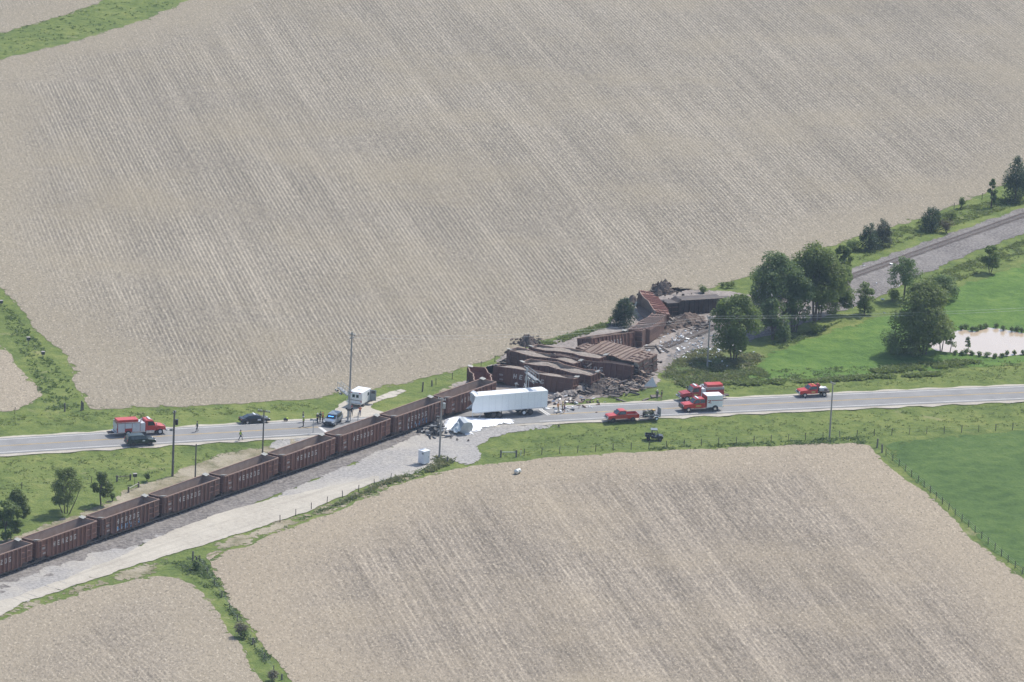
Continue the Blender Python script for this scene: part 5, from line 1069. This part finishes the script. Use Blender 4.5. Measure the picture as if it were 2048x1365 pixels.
def loose_bogie(label, px, z, yaw, roll):
    c = G(*px); r = thing('loose_bogie', label, 'rail bogie', (c.x, c.y, c.z+z)); r.rotation_euler = (R(roll), R(12), R(yaw)); m = MB()
    for y in (-1.0, 1.0): MB().prism([(-1.15, .55), (-.95, .35), (-.35, .22), (.35, .22), (.95, .35), (1.15, .55), (.45, .75), (-.45, .75)], .09).build('side_frame', DUSTY, r).location = (0, y, 0)
    MB().box((0, 0, .5), (.5, 2.0, .32)).build('bolster', DARKST, r)
    for x in (-.89, .89):
        MB().tube((x, -.9, .42), (x, .9, .42), .08).build('axle', DARKST, r)
        for y in (-.74, .74): MB().tube((x, y-.07, .42), (x, y+.07, .42), .42, n=16).build('wheel', STEELW, r)
loose_bogie('rusty wheelset bogie tipped up at the end of the slumped gondola', pQ(1150, 720), .5, 40, 60); loose_bogie('rusty wheelset bogie lying on the mound below the pile', pQ(520, 800), 1.1, -20, 25)
# torn plate by the roadside and extra pieces
c = G(*pQ(1335, 850)); r = thing('torn_steel_plate', 'bent grey steel plate propped up near two standing people', 'wreckage', c, R(15)); slab([(-1.6, 0, .1), (1.1, .2, .1), (.4, .9, 1.7)], (0, -1, .4), .04).build('upright_plate', GALV, r); slab([(-3.6, .3, .35), (-1.5, -.4, .1), (.5, -.2, .12), (-1.8, .8, .3)], (0, 0, 1), .05).build('flat_plate', DARKST, r)
# wrecked silver cars beyond the grove
def silver_wreck(label, px, yaw, roll, L, seed, mats):
    c = G(*px); r = thing('wrecked_locomotive', label, 'wreckage', c, R(yaw)); r.rotation_euler = (R(roll), 0, R(yaw)); rg = random.Random(seed)
    MB().prism([(-L/2, .9), (-L/2, 3.2), (-L/2+1.2, 3.6), (L/2-2.6, 3.6), (L/2-2.2, 4.0), (L/2-.5, 4.0), (L/2, 2.4), (L/2, .9)], 1.45).build('hood', mats[0], r, bevel=.08)
    MB().box((0, 0, .7), (L+.6, 3.0, .4)).build('frame', DARKST, r)
    for k in range(6): MB().box((-L/2+1+k*(L-4)/5, 1.47*(-1)**k, 2.2), (1.1, .05, 1.4)).build('panel', mats[1], r)
    for sx in (-1, 1): MB().box((sx*L*.32, 0, .25), (3.0, 2.4, .6)).build('bogie', DARKST, r)
    for k in range(3): MB().box((-L/2+2+k*L/4, 0, 3.66), (1.2, 1.2, .12)).build('roof_hatch', mats[2], r)
LOCO = M('loco_grey', (.28, .30, .33), (.40, .42, .44), .8, .5)
silver_wreck('grey and white wrecked locomotive half hidden behind the grove', (1545, 590), 62, 38, 14, 3, (LOCO, WHITEP, WHITEP)); silver_wreck('second grey wrecked locomotive glimpsed through the grove farther back', (1600, 572), 44, -50, 13, 4, (LOCO, WHITEP, GREY))

# ------------------------------------------------------------------ poles, signals, cabinet, fences
def pole(label, top, bot, rad=.16, mat=WOOD, arms=(), trans=None, name='utility_pole', box=None, wire_pts=None):
    b = G(*bot); d0 = (b-Vector((0, 0, CAMH))).length; hgt = (bot[1]-top[1])/(FPX/d0*.967)
    r = thing(name, label, 'utility pole', b); t = Vector((0, 0, hgt)); MB().tube((0, 0, -.3), t, rad, rad*.72, 10).build('pole', mat, r)
    for (z, L, az, nins) in arms:
        q = Vector((math.cos(az), math.sin(az), 0)); o = Vector((0, 0, hgt-z)); MB().bar(o-q*L/2, o+q*L/2, .12, .14).build('crossarm', mat, r)
        for k in range(nins):
            u = -L/2+.12+(L-.24)*k/max(1, nins-1)
            if abs(u) < .2: continue
            p_ = o+q*u; MB().tube(p_+Vector((0, 0, .06)), p_+Vector((0, 0, .27)), .06, .05, 6).build('insulator', GLASSI, r)
    if trans: z, sx, mt = trans; MB().tube((sx, -.1, hgt-z-.5), (sx, -.1, hgt-z+.45), .25, n=12).build('transformer', mt, r, bevel=.03); MB().box((sx*.5, 0, hgt-z), (abs(sx), .1, .12)).build('bracket', DARKST, r)
    if box: z, sx, sz = box; MB().box((sx, -.1, hgt-z), sz).build('meter_box', GREY, r, bevel=.02); MB().box((sx*.5, 0, hgt-z), (abs(sx), .06, .06)).build('bracket', DARKST, r)
    return r, b, hgt
ra = math.atan2(RNOR[1], RNOR[0])
pole('dark wooden pole with a transformer near the fire tanker', (345.1, 821), (345, 953), .2, WOOD, [(.35, .9, R(60), 2)], (1.9, .42, BLACKP), box=(3.3, -.45, (.5, .2, .35)))
pole('short bare leaning pole behind the train', (394.7, 888), (390.3, 957.5), .13, WOOD, [])
pole('wooden pole with one crossarm of glass insulators behind the train', (527.2, 820), (524.5, 924), .14, WOOD, [(.25, 2.2, R(-18), 8)])
_, pd, hd = pole('tall thin pole beside the ambulance', (700.9, 664), (697.5, 836), .17, WOODL, [(.5, 1.6, R(-40), 4), (1.1, 1.0, R(50), 3)])
_, pe, he = pole('pale pole with transformer in front of the spill', (885.6, 795.5), (878.6, 917), .17, WOODL, [(.3, 1.6, R(-35), 4)], (1.3, .42, GALV), box=(3.2, -.5, (.5, .2, .12)))
_, pf, hf = pole('pale pole standing against the nearest grove tree', (1419, 632), (1414.3, 737), .15, WOODL, [(.2, 1.4, R(-30), 4), (.5, 1.4, R(60), 4)])
_, pg, hg = pole('pale pole on the grass in front of the road at right', (1666, 765), (1659, 876), .15, WOODL, [(.2, 1.2, R(-50), 4)])
def wires(label, pairs, sag=1.0, r=.014):
    t = thing('power_line', label, 'power line', pairs[0][0])
    for a, b in pairs:
        m = MB(); N = 14; a, b = Vector(a), Vector(b); o = t.location; pts = [a.lerp(b, i/N)-Vector((0, 0, sag*4*(i/N)*(1-i/N)))-o for i in range(N+1)]
        for p_, q_ in zip(pts, pts[1:]): m.tube(p_, q_, r, n=4, caps=False)
        m.build('wire', GALV, t)
pend = G(2330, 700)+Vector((0, 0, hf)); wires('two thin wires crossing the pasture from the grove pole', [(pf+Vector((0, 0, hf-.1)), pend), (pf+Vector((.3, 0, hf-.5)), pend+Vector((0, 0, -.5)))], .8)
wires('thin wires between the tall pole and the grove pole', [(pd+Vector((.3, 0, hd-.4)), pf+Vector((0, 0, hf-.1))), (pd+Vector((.3, 0, hd-1.0)), pf+Vector((.3, 0, hf-.5)))], 1.5, .012)
def crossing_signal(label, base, h, sgn):
    b = Vector((base[0], base[1], h1(*base)+.1)); s = math.atan(float(road_slope(b.x))); r = thing('crossing_signal', label, 'crossing signal', b, s)   # local +y points north across the road
    MB().tube((0, 0, -.1), (0, 0, h), .16, .13, 10).build('mast', GALV, r); MB().box((0, 0, .15), (.6, .6, .3)).build('base_plate', GREY, r)
    L = 5.2*sgn
    m = MB()
    for z, x in ((h-.9, -.3), (h-.9, .3)): m.bar((x, 0, z), (x, L, z), .09, .12)
    for k in range(9): m.bar((-.3, L*k/8, h-.9), (.3, L*k/8, h-.9), .05, .05)
    m.build('cantilever_arm', GALV, r)
    m = MB()
    for x in (-.32, .32): m.tube((x, -.5*sgn, h+.12), (x, L, h+.12), .035, n=6); [m.tube((x, L*k/4, h-.9), (x, L*k/4, h+.12), .03, n=5) for k in range(5)]
    m.tube((-.32, -.5*sgn, h+.12), (.32, -.5*sgn, h+.12), .035, n=6); m.build('walkway_railing', GALV, r)
    MB().box((0, L/2, h-.84), (.5, abs(L)-.1, .03)).build('walkway', GREY, r)
    for yy in (L*.55, L*.95):
        for x in (-.45, .45):
            for q in (-.28, .28):
                MB().tube((x*.7, yy+q, h-1.25), (x*1.25, yy+q, h-1.25), .17, n=12).build('lamp', BLACK, r); MB().tube((x*1.25, yy+q, h-1.25), (x*1.5, yy+q, h-1.22), .19, .19, 10, False).build('visor', GALV, r)
    for q in (-.35, .35): MB().tube((-.3, q, 2.3), (.3, q, 2.3), .17, n=12).build('lamp', BLACK, r)
    MB().bar((-.2, -.5, 3.4), (-.2, .5, 4.0), .03, .18).build('crossbuck', WHITEP, r); MB().bar((-.23, .5, 3.4), (-.23, -.5, 4.0), .03, .18).build('crossbuck', WHITEP, r)
    MB().tube((.55, .3, 0), (.55, .3, h*.75), .07, n=8).build('conduit', GALV, r)
    return r
b = G(695.5, 846); crossing_signal('cantilever crossing signal beside the slate patrol suv', (b.x, b.y), 5.6, 1)
b = G(1050, 814); crossing_signal('cantilever crossing signal rising behind the white trailer', (b.x, b.y), 6.9, -1)
def small_post(name, label, cat, px, h, head=True, mat=GALV):
    b = G(*px); r = thing(name, label, cat, b); MB().tube((0, 0, -.1), (0, 0, h), .07, n=8).build('post', mat, r)
    if head: MB().tube((-.2, 0, h-.2), (.25, 0, h-.12), .14, n=10).build('lamp_head', GALV, r); MB().bar((.1, 0, h-.1), (.5, -.2, h-.3), .04, .04).build('arm', GALV, r)
    return r
small_post('signal_post', 'small grey signal post rising behind the trailer roof', 'signal post', (1030, 806), 3.6)
small_post('sign_post', 'thin grey post beside the person in orange', 'post', (715.6, 845.5), 1.8, False); 
b = G(626, 868); r = thing('crossing_sign', 'crossing sign seen edge on behind the sixth gondola', 'sign', b); MB().tube((0, 0, 0), (0, 0, 2.4), .06).build('post', GALV, r); MB().bar((-.55, 0, 2.3), (.55, 0, 2.5), .04, .2).build('blade', M('sign_blue', (.30, .36, .42), (.4, .45, .5), 2, .5), r); MB().bar((-.55, .05, 2.5), (.55, .05, 2.3), .04, .2).build('blade', GREY, r)
def cabinet():
    c0, cl, cr = G(847.4, 932.3), G(835.1, 930), G(859.2, 929.4); u = (cr-c0).to_2d().normalized(); r = thing('signal_cabinet', 'white signal equipment cabinet on a concrete pad', 'cabinet', (c0.x, c0.y, c0.z+.16), math.atan2(u.y, u.x)); wm = M('cabinet_white', (.74, .75, .77), (.68, .69, .72), 1, .45)
    MB().box((.68, .68, .06), (1.9, 1.9, .12)).build('concrete_pad', mat_lane, r); MB().box((.68, .68, 1.18), (1.36, 1.36, 2.12)).build('housing', wm, r, bevel=.02); MB().box((.68, .68, 2.27), (1.5, 1.5, .08)).build('roof', WHITEP, r, bevel=.02)
    MB().box((.68, -.015, 1.2), (1.1, .03, 1.85)).build('door', wm, r); MB().box((1.1, -.05, 1.2), (.06, .05, .25)).build('handle', CHROME, r); MB().box((-.015, .68, 1.2), (.03, 1.1, 1.85)).build('door', wm, r); MB().box((-.04, .3, 1.9), (.03, .4, .3)).build('vent', GREY, r)
cabinet()
def drum():
    c = G(1035, 948.5); r = thing('steel_tank', 'small steel tank lying on the foreground stubble', 'tank', (c.x, c.y, c.z+.05), R(58)); m = MB(); prof = [(-.75, .02), (-.68, .3), (-.5, .42), (.5, .42), (.68, .3), (.75, .02)]
    for (a, ra_), (b_, rb_) in zip(prof, prof[1:]): m.tube((a, 0, .42), (b_, 0, .42), ra_, rb_, 14, False)
    m.build('shell', M('tank_silver', (.55, .56, .54), (.48, .5, .48), 1.5, .35, .5), r); MB().tube((-.07, 0, .42), (.07, 0, .42), .435, n=16, caps=False).build('band', M('tank_band', (.13, .16, .10), (.16, .19, .12), 2, .6), r)
drum()
def fence(label, pts, h=1.25, step=3.2, big=(), mat=DARKST, rad=.045, strands=3, group='wire fences'):
    P = [G(*q) for q in pts]; r = thing('wire_fence', label, 'fence', P[0], 0, group); o = P[0]; acc = [0]
    for a, b_ in zip(P, P[1:]): acc.append(acc[-1]+(b_-a).length)
    me = MB().box((0, 0, h/2-.1), (rad*2, rad*2, h+.2)).mesh('fence_post', mat); s = 0; last = None; ms = [MB() for _ in range(strands)]
    while s <= acc[-1]+.01:
        i = min(len(P)-2, max(k for k in range(len(acc)) if acc[k] <= s+1e-6)); q = P[i].lerp(P[i+1], (s-acc[i])/(acc[i+1]-acc[i])); q.z = h1(q.x, q.y)
        t = link('fence_post', me, r); t.location = q-o; t.rotation_euler = (random.uniform(-.06, .06), random.uniform(-.06, .06), random.uniform(0, 1.5))
        if last is not None:
            for k in range(strands): z = Vector((0, 0, h*(.4+.27*k))); ms[k].tube(last-o+z, q-o+z, .008, n=3, caps=False)
        last = q; s += step
    for m in ms: m.build('strand', GALV, r)
    return r
fence('wire fence on steel posts between the roadside grass and the foreground field', [(1048, 912), (1102, 908.5), (1290, 898.5), (1398, 892), (1583, 882), (1730, 873), (1948, 865), (2100, 857)])
fence('wire fence running down beside the dark green crop field', [(1772, 912), (1794, 930), (1838, 967), (1887, 1012), (1945, 1062), (2028, 1136), (2080, 1180)])
fence('old wire fence on the meadow north of the standing train', [(-20, 988), (34, 979), (90, 972), (150, 968), (230, 964)], 1.1, 6)
fence('wire fence in scrub below the gravel lane', [(560, 1045), (640, 1013), (700, 990), (760, 968), (800, 955)], 1.2, 4.5)
fence('wire fence north of the crossing along the field edge', [(872, 770), (925, 752), (985, 726), (1060, 700)], 1.2, 5)
fence('wire fence half buried in brush between the foreground fields', [(400, 1125), (440, 1190), (475, 1245), (520, 1310), (560, 1362)], 1.1, 6)
fence('thin wire fence along the field edge beyond the track', [(1850, 440), (1946, 407), (2040, 372)], 1.5, 12)
def wpost(label, px, h, rad=.13, group='wooden fence posts', mat=WOOD):
    b = G(*px); o = MB().tube((0, 0, -.2), (0, 0, h), rad, rad*.92, 9).build('wooden_post', mat); o.location = b; o.rotation_euler = (random.uniform(-.05, .05), random.uniform(-.05, .05), 0); tag(o, label, 'post', group)
for lab, q, h in (('tall dark post left of the pair near the field beyond the crossing', (844.7, 784), 1.75), ('shorter dark post right of the tall one beyond the crossing', (863.8, 773), 1.1), ('dark post standing alone in the weeds at the small field corner', (129.5, 823.5), 1.5), ('taller of two close dark posts near the field corner', (162.3, 822), 1.8), ('shorter of two close dark posts near the field corner', (166, 821), 1.4),
    ('thin bent post by the small field at the picture edge', (29.5, 828), 1.2), ('dark post right of the white cabinet in the weeds', (895, 926), 1.1), ('tall dark post where the foreground grass strip forks', (385.6, 1123), 1.6), ('short dark post beside the tall fork post', (392.7, 1122.6), .75), ('weathered post below the grey twiggy bush', (505.6, 1290), 1.1), ('weathered post near the bottom picture edge', (563.7, 1360), .9), ('pale topped corner post at the end of the green crop field', (1754, 896), 1.6), ('brace post just below the pale topped corner post', (1764, 906), 1.5)): wpost(lab, q, h, .14 if 'thin' not in lab else .06)
def hbrace(label, a, b, h, rail=WOODL, post=WOOD):
    A, B_ = G(*a), G(*b); r = thing('fence_brace', label, 'fence brace', A, 0, 'post and rail braces'); d = B_-A
    for o in (Vector((0, 0, 0)), d): MB().tube(o+Vector((0, 0, -.2)), o+Vector((0, 0, h)), .15, .14, 9).build('post', post, r)
    MB().tube(Vector((0, 0, h*.72)), d+Vector((0, 0, h*.72)), .07, n=7).build('rail', rail, r)
hbrace('post and rail brace with a pale rail by the foreground field', (1001.5, 915), (1032.4, 915), 1.25, GALV); hbrace('dark post and rail brace on the meadow behind the train', (233.8, 963.5), (260.6, 961), 1.05, WOOD); hbrace('brace with a slanting pale rail nearest the train', (256.9, 986), (277, 975.5), 1.0)
b = G(1041.6, 912); r = thing('marker_post', 'slim white marker post with red top beside the pale rail brace', 'marker post', b); MB().box((0, 0, .5), (.1, .05, 1.0)).build('white_stake', WHITEP, r); MB().box((0, 0, 1.1), (.1, .05, .22)).build('red_top', REDP, r)
def nestbox(label, px, h):
    b = G(*px); r = thing('nest_box', label, 'nest box', b, R(20), 'boxes on posts in the grass strip'); MB().tube((0, 0, -.2), (0, 0, h), .05, n=7).build('post', WOOD, r); MB().box((0, 0, h+.22), (.55, .45, .5)).build('box', M('box_dark', (.06, .06, .055), (.09, .085, .08), 3, .8), r); MB().box((0, 0, h+.5), (.65, .6, .06)).build('lid', WOODL, r)
nestbox('dark box with pale lid on a post, middle of the grass strip', (56.5, 690), .9); nestbox('dark box with pale lid on a post, lowest in the grass strip', (86, 714), .45); nestbox('dark box on a post cut by the picture edge', (2, 612), .5); nestbox('small box on a thin post behind the dark fence brace', (269.4, 969), 1.3)
# little things lying about
b = G(571.3, 844.5, .2); r = thing('equipment_bag', 'black equipment bag with a yellow patch on the road edge', 'bag', b); MB().box((0, 0, .24), (.75, .4, .44)).build('bag', BLACKP, r, bevel=.1); MB().box((.25, .05, .42), (.28, .36, .2)).build('yellow_patch', M('hivis', (.52, .68, .06), (.46, .6, .05), 3, .7), r, bevel=.04); MB().tube((-.2, 0, .45), (.1, 0, .52), .03).build('handle', BLACK, r)
b = G(970, 856.5, .17); m = MB(); rg = random.Random(2)
for i, q in enumerate(((1118, 855), (936, 884), (914, 882), (902, 878))): 
    b = G(*q, .2); o = MB().add(*(lambda n: ([(.25*math.cos(6.28*i/n)*(1+rg.uniform(-.3, .3)), .2*math.sin(6.28*i/n), 0) for i in range(n)]+[(rg.uniform(-.1, .1), 0, .3), (.1, .08, .22)], [(i, (i+1) % n, n) for i in range(n)]))(7)).build('dark_lump', DARKST); o.location = b; tag(o, ['dark lump at the grass edge below the trailer end', 'flat dark scrap on the gravel near the silver nose', 'dark scrap below the powder heap', 'torn dark scrap left of the pale pole foot'][i], 'debris')

# ------------------------------------------------------------------ people
def person(label, px, yaw, top, legs, skin=SKIN, hat=None, vest=None, h=1.84, walk=0.0, arms='down', shorts=False, hair=None):
    b = at_z(*px, .5); onr = abs(float(road_d(b.x, b.y))) < 4.6
    p = Vector((b.x, b.y, h1(b.x, b.y)+(.135 if onr else .08))) if abs(float(road_d(b.x, b.y))) < 12 else G(*px)
    k = h/1.8; vt, ed, rad, grp = [], [], [], []
    def V(x, y, z, r, g): vt.append((x*k, y*k, z*k)); rad.append(r*k); grp.append(g); return len(vt)-1
    def E_(*ids):
        for a, c in zip(ids, ids[1:]): ed.append((a, c))
    pel = V(0, 0, .95, .155, 'L'); bel = V(0, 0, 1.1, .15, 'T'); ch = V(.01, 0, 1.32, .175, 'T'); nk = V(0, 0, 1.5, .065, 'H'); hd = V(.02, 0, 1.62, .098, 'H'); tp = V(.01, 0, 1.73, .085, 'H'); E_(pel, bel, ch, nk, hd, tp); ns = V(.115, 0, 1.63, .018, 'H'); E_(hd, ns)
    for s in (-1, 1):
        st = walk*s; hp = V(0, s*.1, .88, .11, 'L'); kn = V(.05+st*.22, s*.11, .5, .075, 'L' if not shorts else 'S'); an = V(st*.36-(.08 if st < 0 else 0), s*.115, .1+(.06 if st < 0 else 0), .05, 'L' if not shorts else 'S'); to = V(.17+st*.36, s*.13, .035+(.02 if st < 0 else 0), .045, 'B'); E_(pel, hp, kn, an, to)
        sh = V(0, s*.19, 1.42, .075, 'T'); E_(ch, sh)
        if arms == 'down': el, wr = V(-.03-st*.12, s*.27, 1.14, .05, 'T'), V(.06-st*.22, s*.28, .9, .036, 'H')
        elif arms == 'up': el, wr = V(.12, s*.26, 1.2, .05, 'T'), V(.26, s*.1, 1.46, .036, 'H')
        else: el, wr = V(.02, s*.27, 1.14, .05, 'T'), V(.24, s*.12, 1.12, .036, 'H')
        E_(sh, el, wr); d = (Vector(vt[wr])-Vector(vt[el])).normalized(); pm = Vector(vt[wr])/k+d*.08; pv = V(*pm, .036, 'H'); E_(wr, pv)
        for f_, ln in ((-.03, .065), (-.01, .08), (.01, .075), (.03, .055)):
            a_ = V(*(pm+d*.045+Vector((f_, 0, 0))), .010, 'H'); b__ = V(*(pm+d*(.045+ln*.6)+Vector((f_, -s*.015, 0))), .009, 'H'); E_(pv, a_, b__)
        th = V(*(pm+Vector((.05, -s*.02, .0))), .012, 'H'); E_(pv, th)
    me = bpy.data.meshes.new('skeleton'); me.from_pydata(vt, ed, []); o = bpy.data.objects.new('tmp', me); col.objects.link(o); sk = o.modifiers.new('skin', 'SKIN'); sb = o.modifiers.new('sub', 'SUBSURF'); sb.levels = 1; sb.render_levels = 1
    for i, r_ in enumerate(rad): me.skin_vertices[0].data[i].radius = (r_, r_*(.72 if grp[i] == 'T' and abs(vt[i][1]) < .05 else 1)); me.skin_vertices[0].data[i].use_root = (i == 0)
    dg = bpy.context.evaluated_depsgraph_get(); dg.update(); bm_ = bpy.data.meshes.new_from_object(o.evaluated_get(dg)); bpy.data.objects.remove(o)
    for m_ in (top, legs, skin, BLACK, skin): bm_.materials.append(m_)
    order = {'T': 0, 'L': 1, 'H': 2, 'B': 3, 'S': 4}; A = np.array([vt[a] for a, c in ed]); C = np.array([vt[c] for a, c in ed])
    for f_ in bm_.polygons:
        c = np.array(f_.center); t_ = np.clip(((c-A)*(C-A)).sum(1)/np.maximum(((C-A)**2).sum(1), 1e-9), 0, 1); dd = np.linalg.norm(A+(C-A)*t_[:, None]-c, axis=1); j = int(dd.argmin()); g = grp[ed[j][0]] if t_[j] < .5 else grp[ed[j][1]]
        f_.material_index = order[g]; f_.use_smooth = True
    bm_.name = 'person'; r = link('person', bm_); r.location = p; r.rotation_euler = (0, 0, yaw); tag(r, label, 'person', 'people at the scene')
    hm = hat or hair or M('hair_dark', (.05, .035, .025), (.07, .05, .035), 5, .8)
    m = MB(); n = 10
    for j, (z, rr) in enumerate(((1.64, .112), (1.72, .113), (1.79, .075), (1.82, .01))):
        m.v += [((.0+rr*math.cos(6.2832*i/n)-(.012 if not hat else 0))*k, rr*.92*math.sin(6.2832*i/n)*k, z*k) for i in range(n)]
    m.f += [(a*n+i, a*n+(i+1) % n, (a+1)*n+(i+1) % n, (a+1)*n+i) for a in range(3) for i in range(n)]
    if hat: m.box((.13*k, 0, 1.69*k), (.14*k, .17*k, .02*k))
    m.build('hat' if hat else 'hair', hm, r)
    if vest:
        m = MB(); n = 12
        for z, rx, ry in ((1.02, .17, .2), (1.2, .172, .205), (1.36, .175, .22), (1.46, .12, .19)): m.v += [(rx*math.cos(6.2832*i/n)*k, ry*math.sin(6.2832*i/n)*k, z*k) for i in range(n)]
        m.f += [(a*n+i, a*n+(i+1) % n, (a+1)*n+(i+1) % n, (a+1)*n+i) for a in range(3) for i in range(n)]; m.build('vest', vest, r)
    return r
HIVIS = M('hivis', (.52, .68, .06)); ORANGE = M('hivis_orange', (.72, .16, .04), (.62, .13, .04), 3, .7); DKBLUE = M('cloth_navy', (.03, .037, .05), (.04, .05, .065), 3, .9); DKGREY = M('cloth_grey', (.09, .095, .1), (.12, .12, .13), 3, .9); TAN = M('cloth_tan', (.30, .24, .15), (.25, .2, .13), 3, .9); MAROON = M('cloth_maroon', (.16, .03, .05), (.13, .03, .05), 3, .9); JEANS = M('cloth_jeans', (.06, .085, .15), (.08, .11, .18), 3, .9); OLIVE = M('cloth_olive', (.10, .12, .10), (.13, .15, .13), 3, .9); YELC = M('cloth_yellow', (.5, .42, .1), (.42, .36, .1), 3, .9); WCAP = M('cap_white', (.7, .7, .7), (.65, .65, .65), 3, .8)
person('person in dark olive uniform walking along the far lane', (394, 863.3), R(200), OLIVE, DKBLUE, walk=.5)
person('person in yellow vest and dark trousers striding on the near edge line', (481, 880), R(20), OLIVE, DKBLUE, vest=HIVIS, walk=1.0, hair=BLACK)
person('person in yellow vest standing on the road before the patrol suv', (606.8, 853), R(195), DKBLUE, DKBLUE, vest=HIVIS, hat=WCAP)
person('person in grey standing behind the one in yellow', (606, 844), R(20), DKGREY, DKGREY)
person('person in a white cap and dark clothes, left of the roadside trio', (634.8, 846.6), R(250), DKBLUE, DKBLUE, hat=WCAP, arms='front', walk=.4)
person('person in dark blue, middle of the roadside trio', (640.3, 843.8), R(230), DKBLUE, DKBLUE, arms='front')
person('person in orange shirt, right of the roadside trio', (645.4, 845.5), R(200), ORANGE, DKBLUE, hat=ORANGE)
person('person in dark clothes with a red cap behind the signal mast', (702.9, 831.5), R(80), DKBLUE, DKBLUE, hat=M('cap_red', (.5, .06, .05), (.42, .05, .05), 3, .8))
person('person in orange shirt standing behind the ambulance', (719.6, 831.5), R(80), ORANGE, JEANS, arms='up')
person('person in orange vest and tan trousers right of the trailer', (1115.7, 824.2), R(10), YELC, TAN, vest=ORANGE)
person('person in yellow jacket and tan trousers in the group by the trailer', (1125, 823.2), R(190), YELC, TAN, hat=YELC)
person('person in maroon top and blue shorts in the group by the trailer', (1128.6, 825.8), R(170), MAROON, JEANS, shorts=True)
person('person in grey with a white cap standing on the verge', (1313.9, 797), R(110), DKGREY, DKGREY, hat=WCAP, h=1.8)
person('person in black top and tan trousers standing on the verge', (1323, 799.3), R(160), BLACKP, TAN, h=1.8)

# ------------------------------------------------------------------ air
def haze():
    m = bpy.data.materials.new('haze_air'); m.use_nodes = True; n = m.node_tree.nodes; n.remove(n['Principled BSDF']); v = n.new('ShaderNodeVolumePrincipled')
    v.inputs['Color'].default_value = (.62, .78, 1.0, 1); v.inputs['Density'].default_value = HAZE; v.inputs['Anisotropy'].default_value = .0; m.node_tree.links.new(v.outputs[0], n['Material Output'].inputs['Volume'])
    o = MB().box((0, 2850, 120), (6400, 6500, 260)).build('haze', m); tag(o, 'thin bluish summer haze over the fields', None, None, 'stuff')
HAZE = .00007
haze()
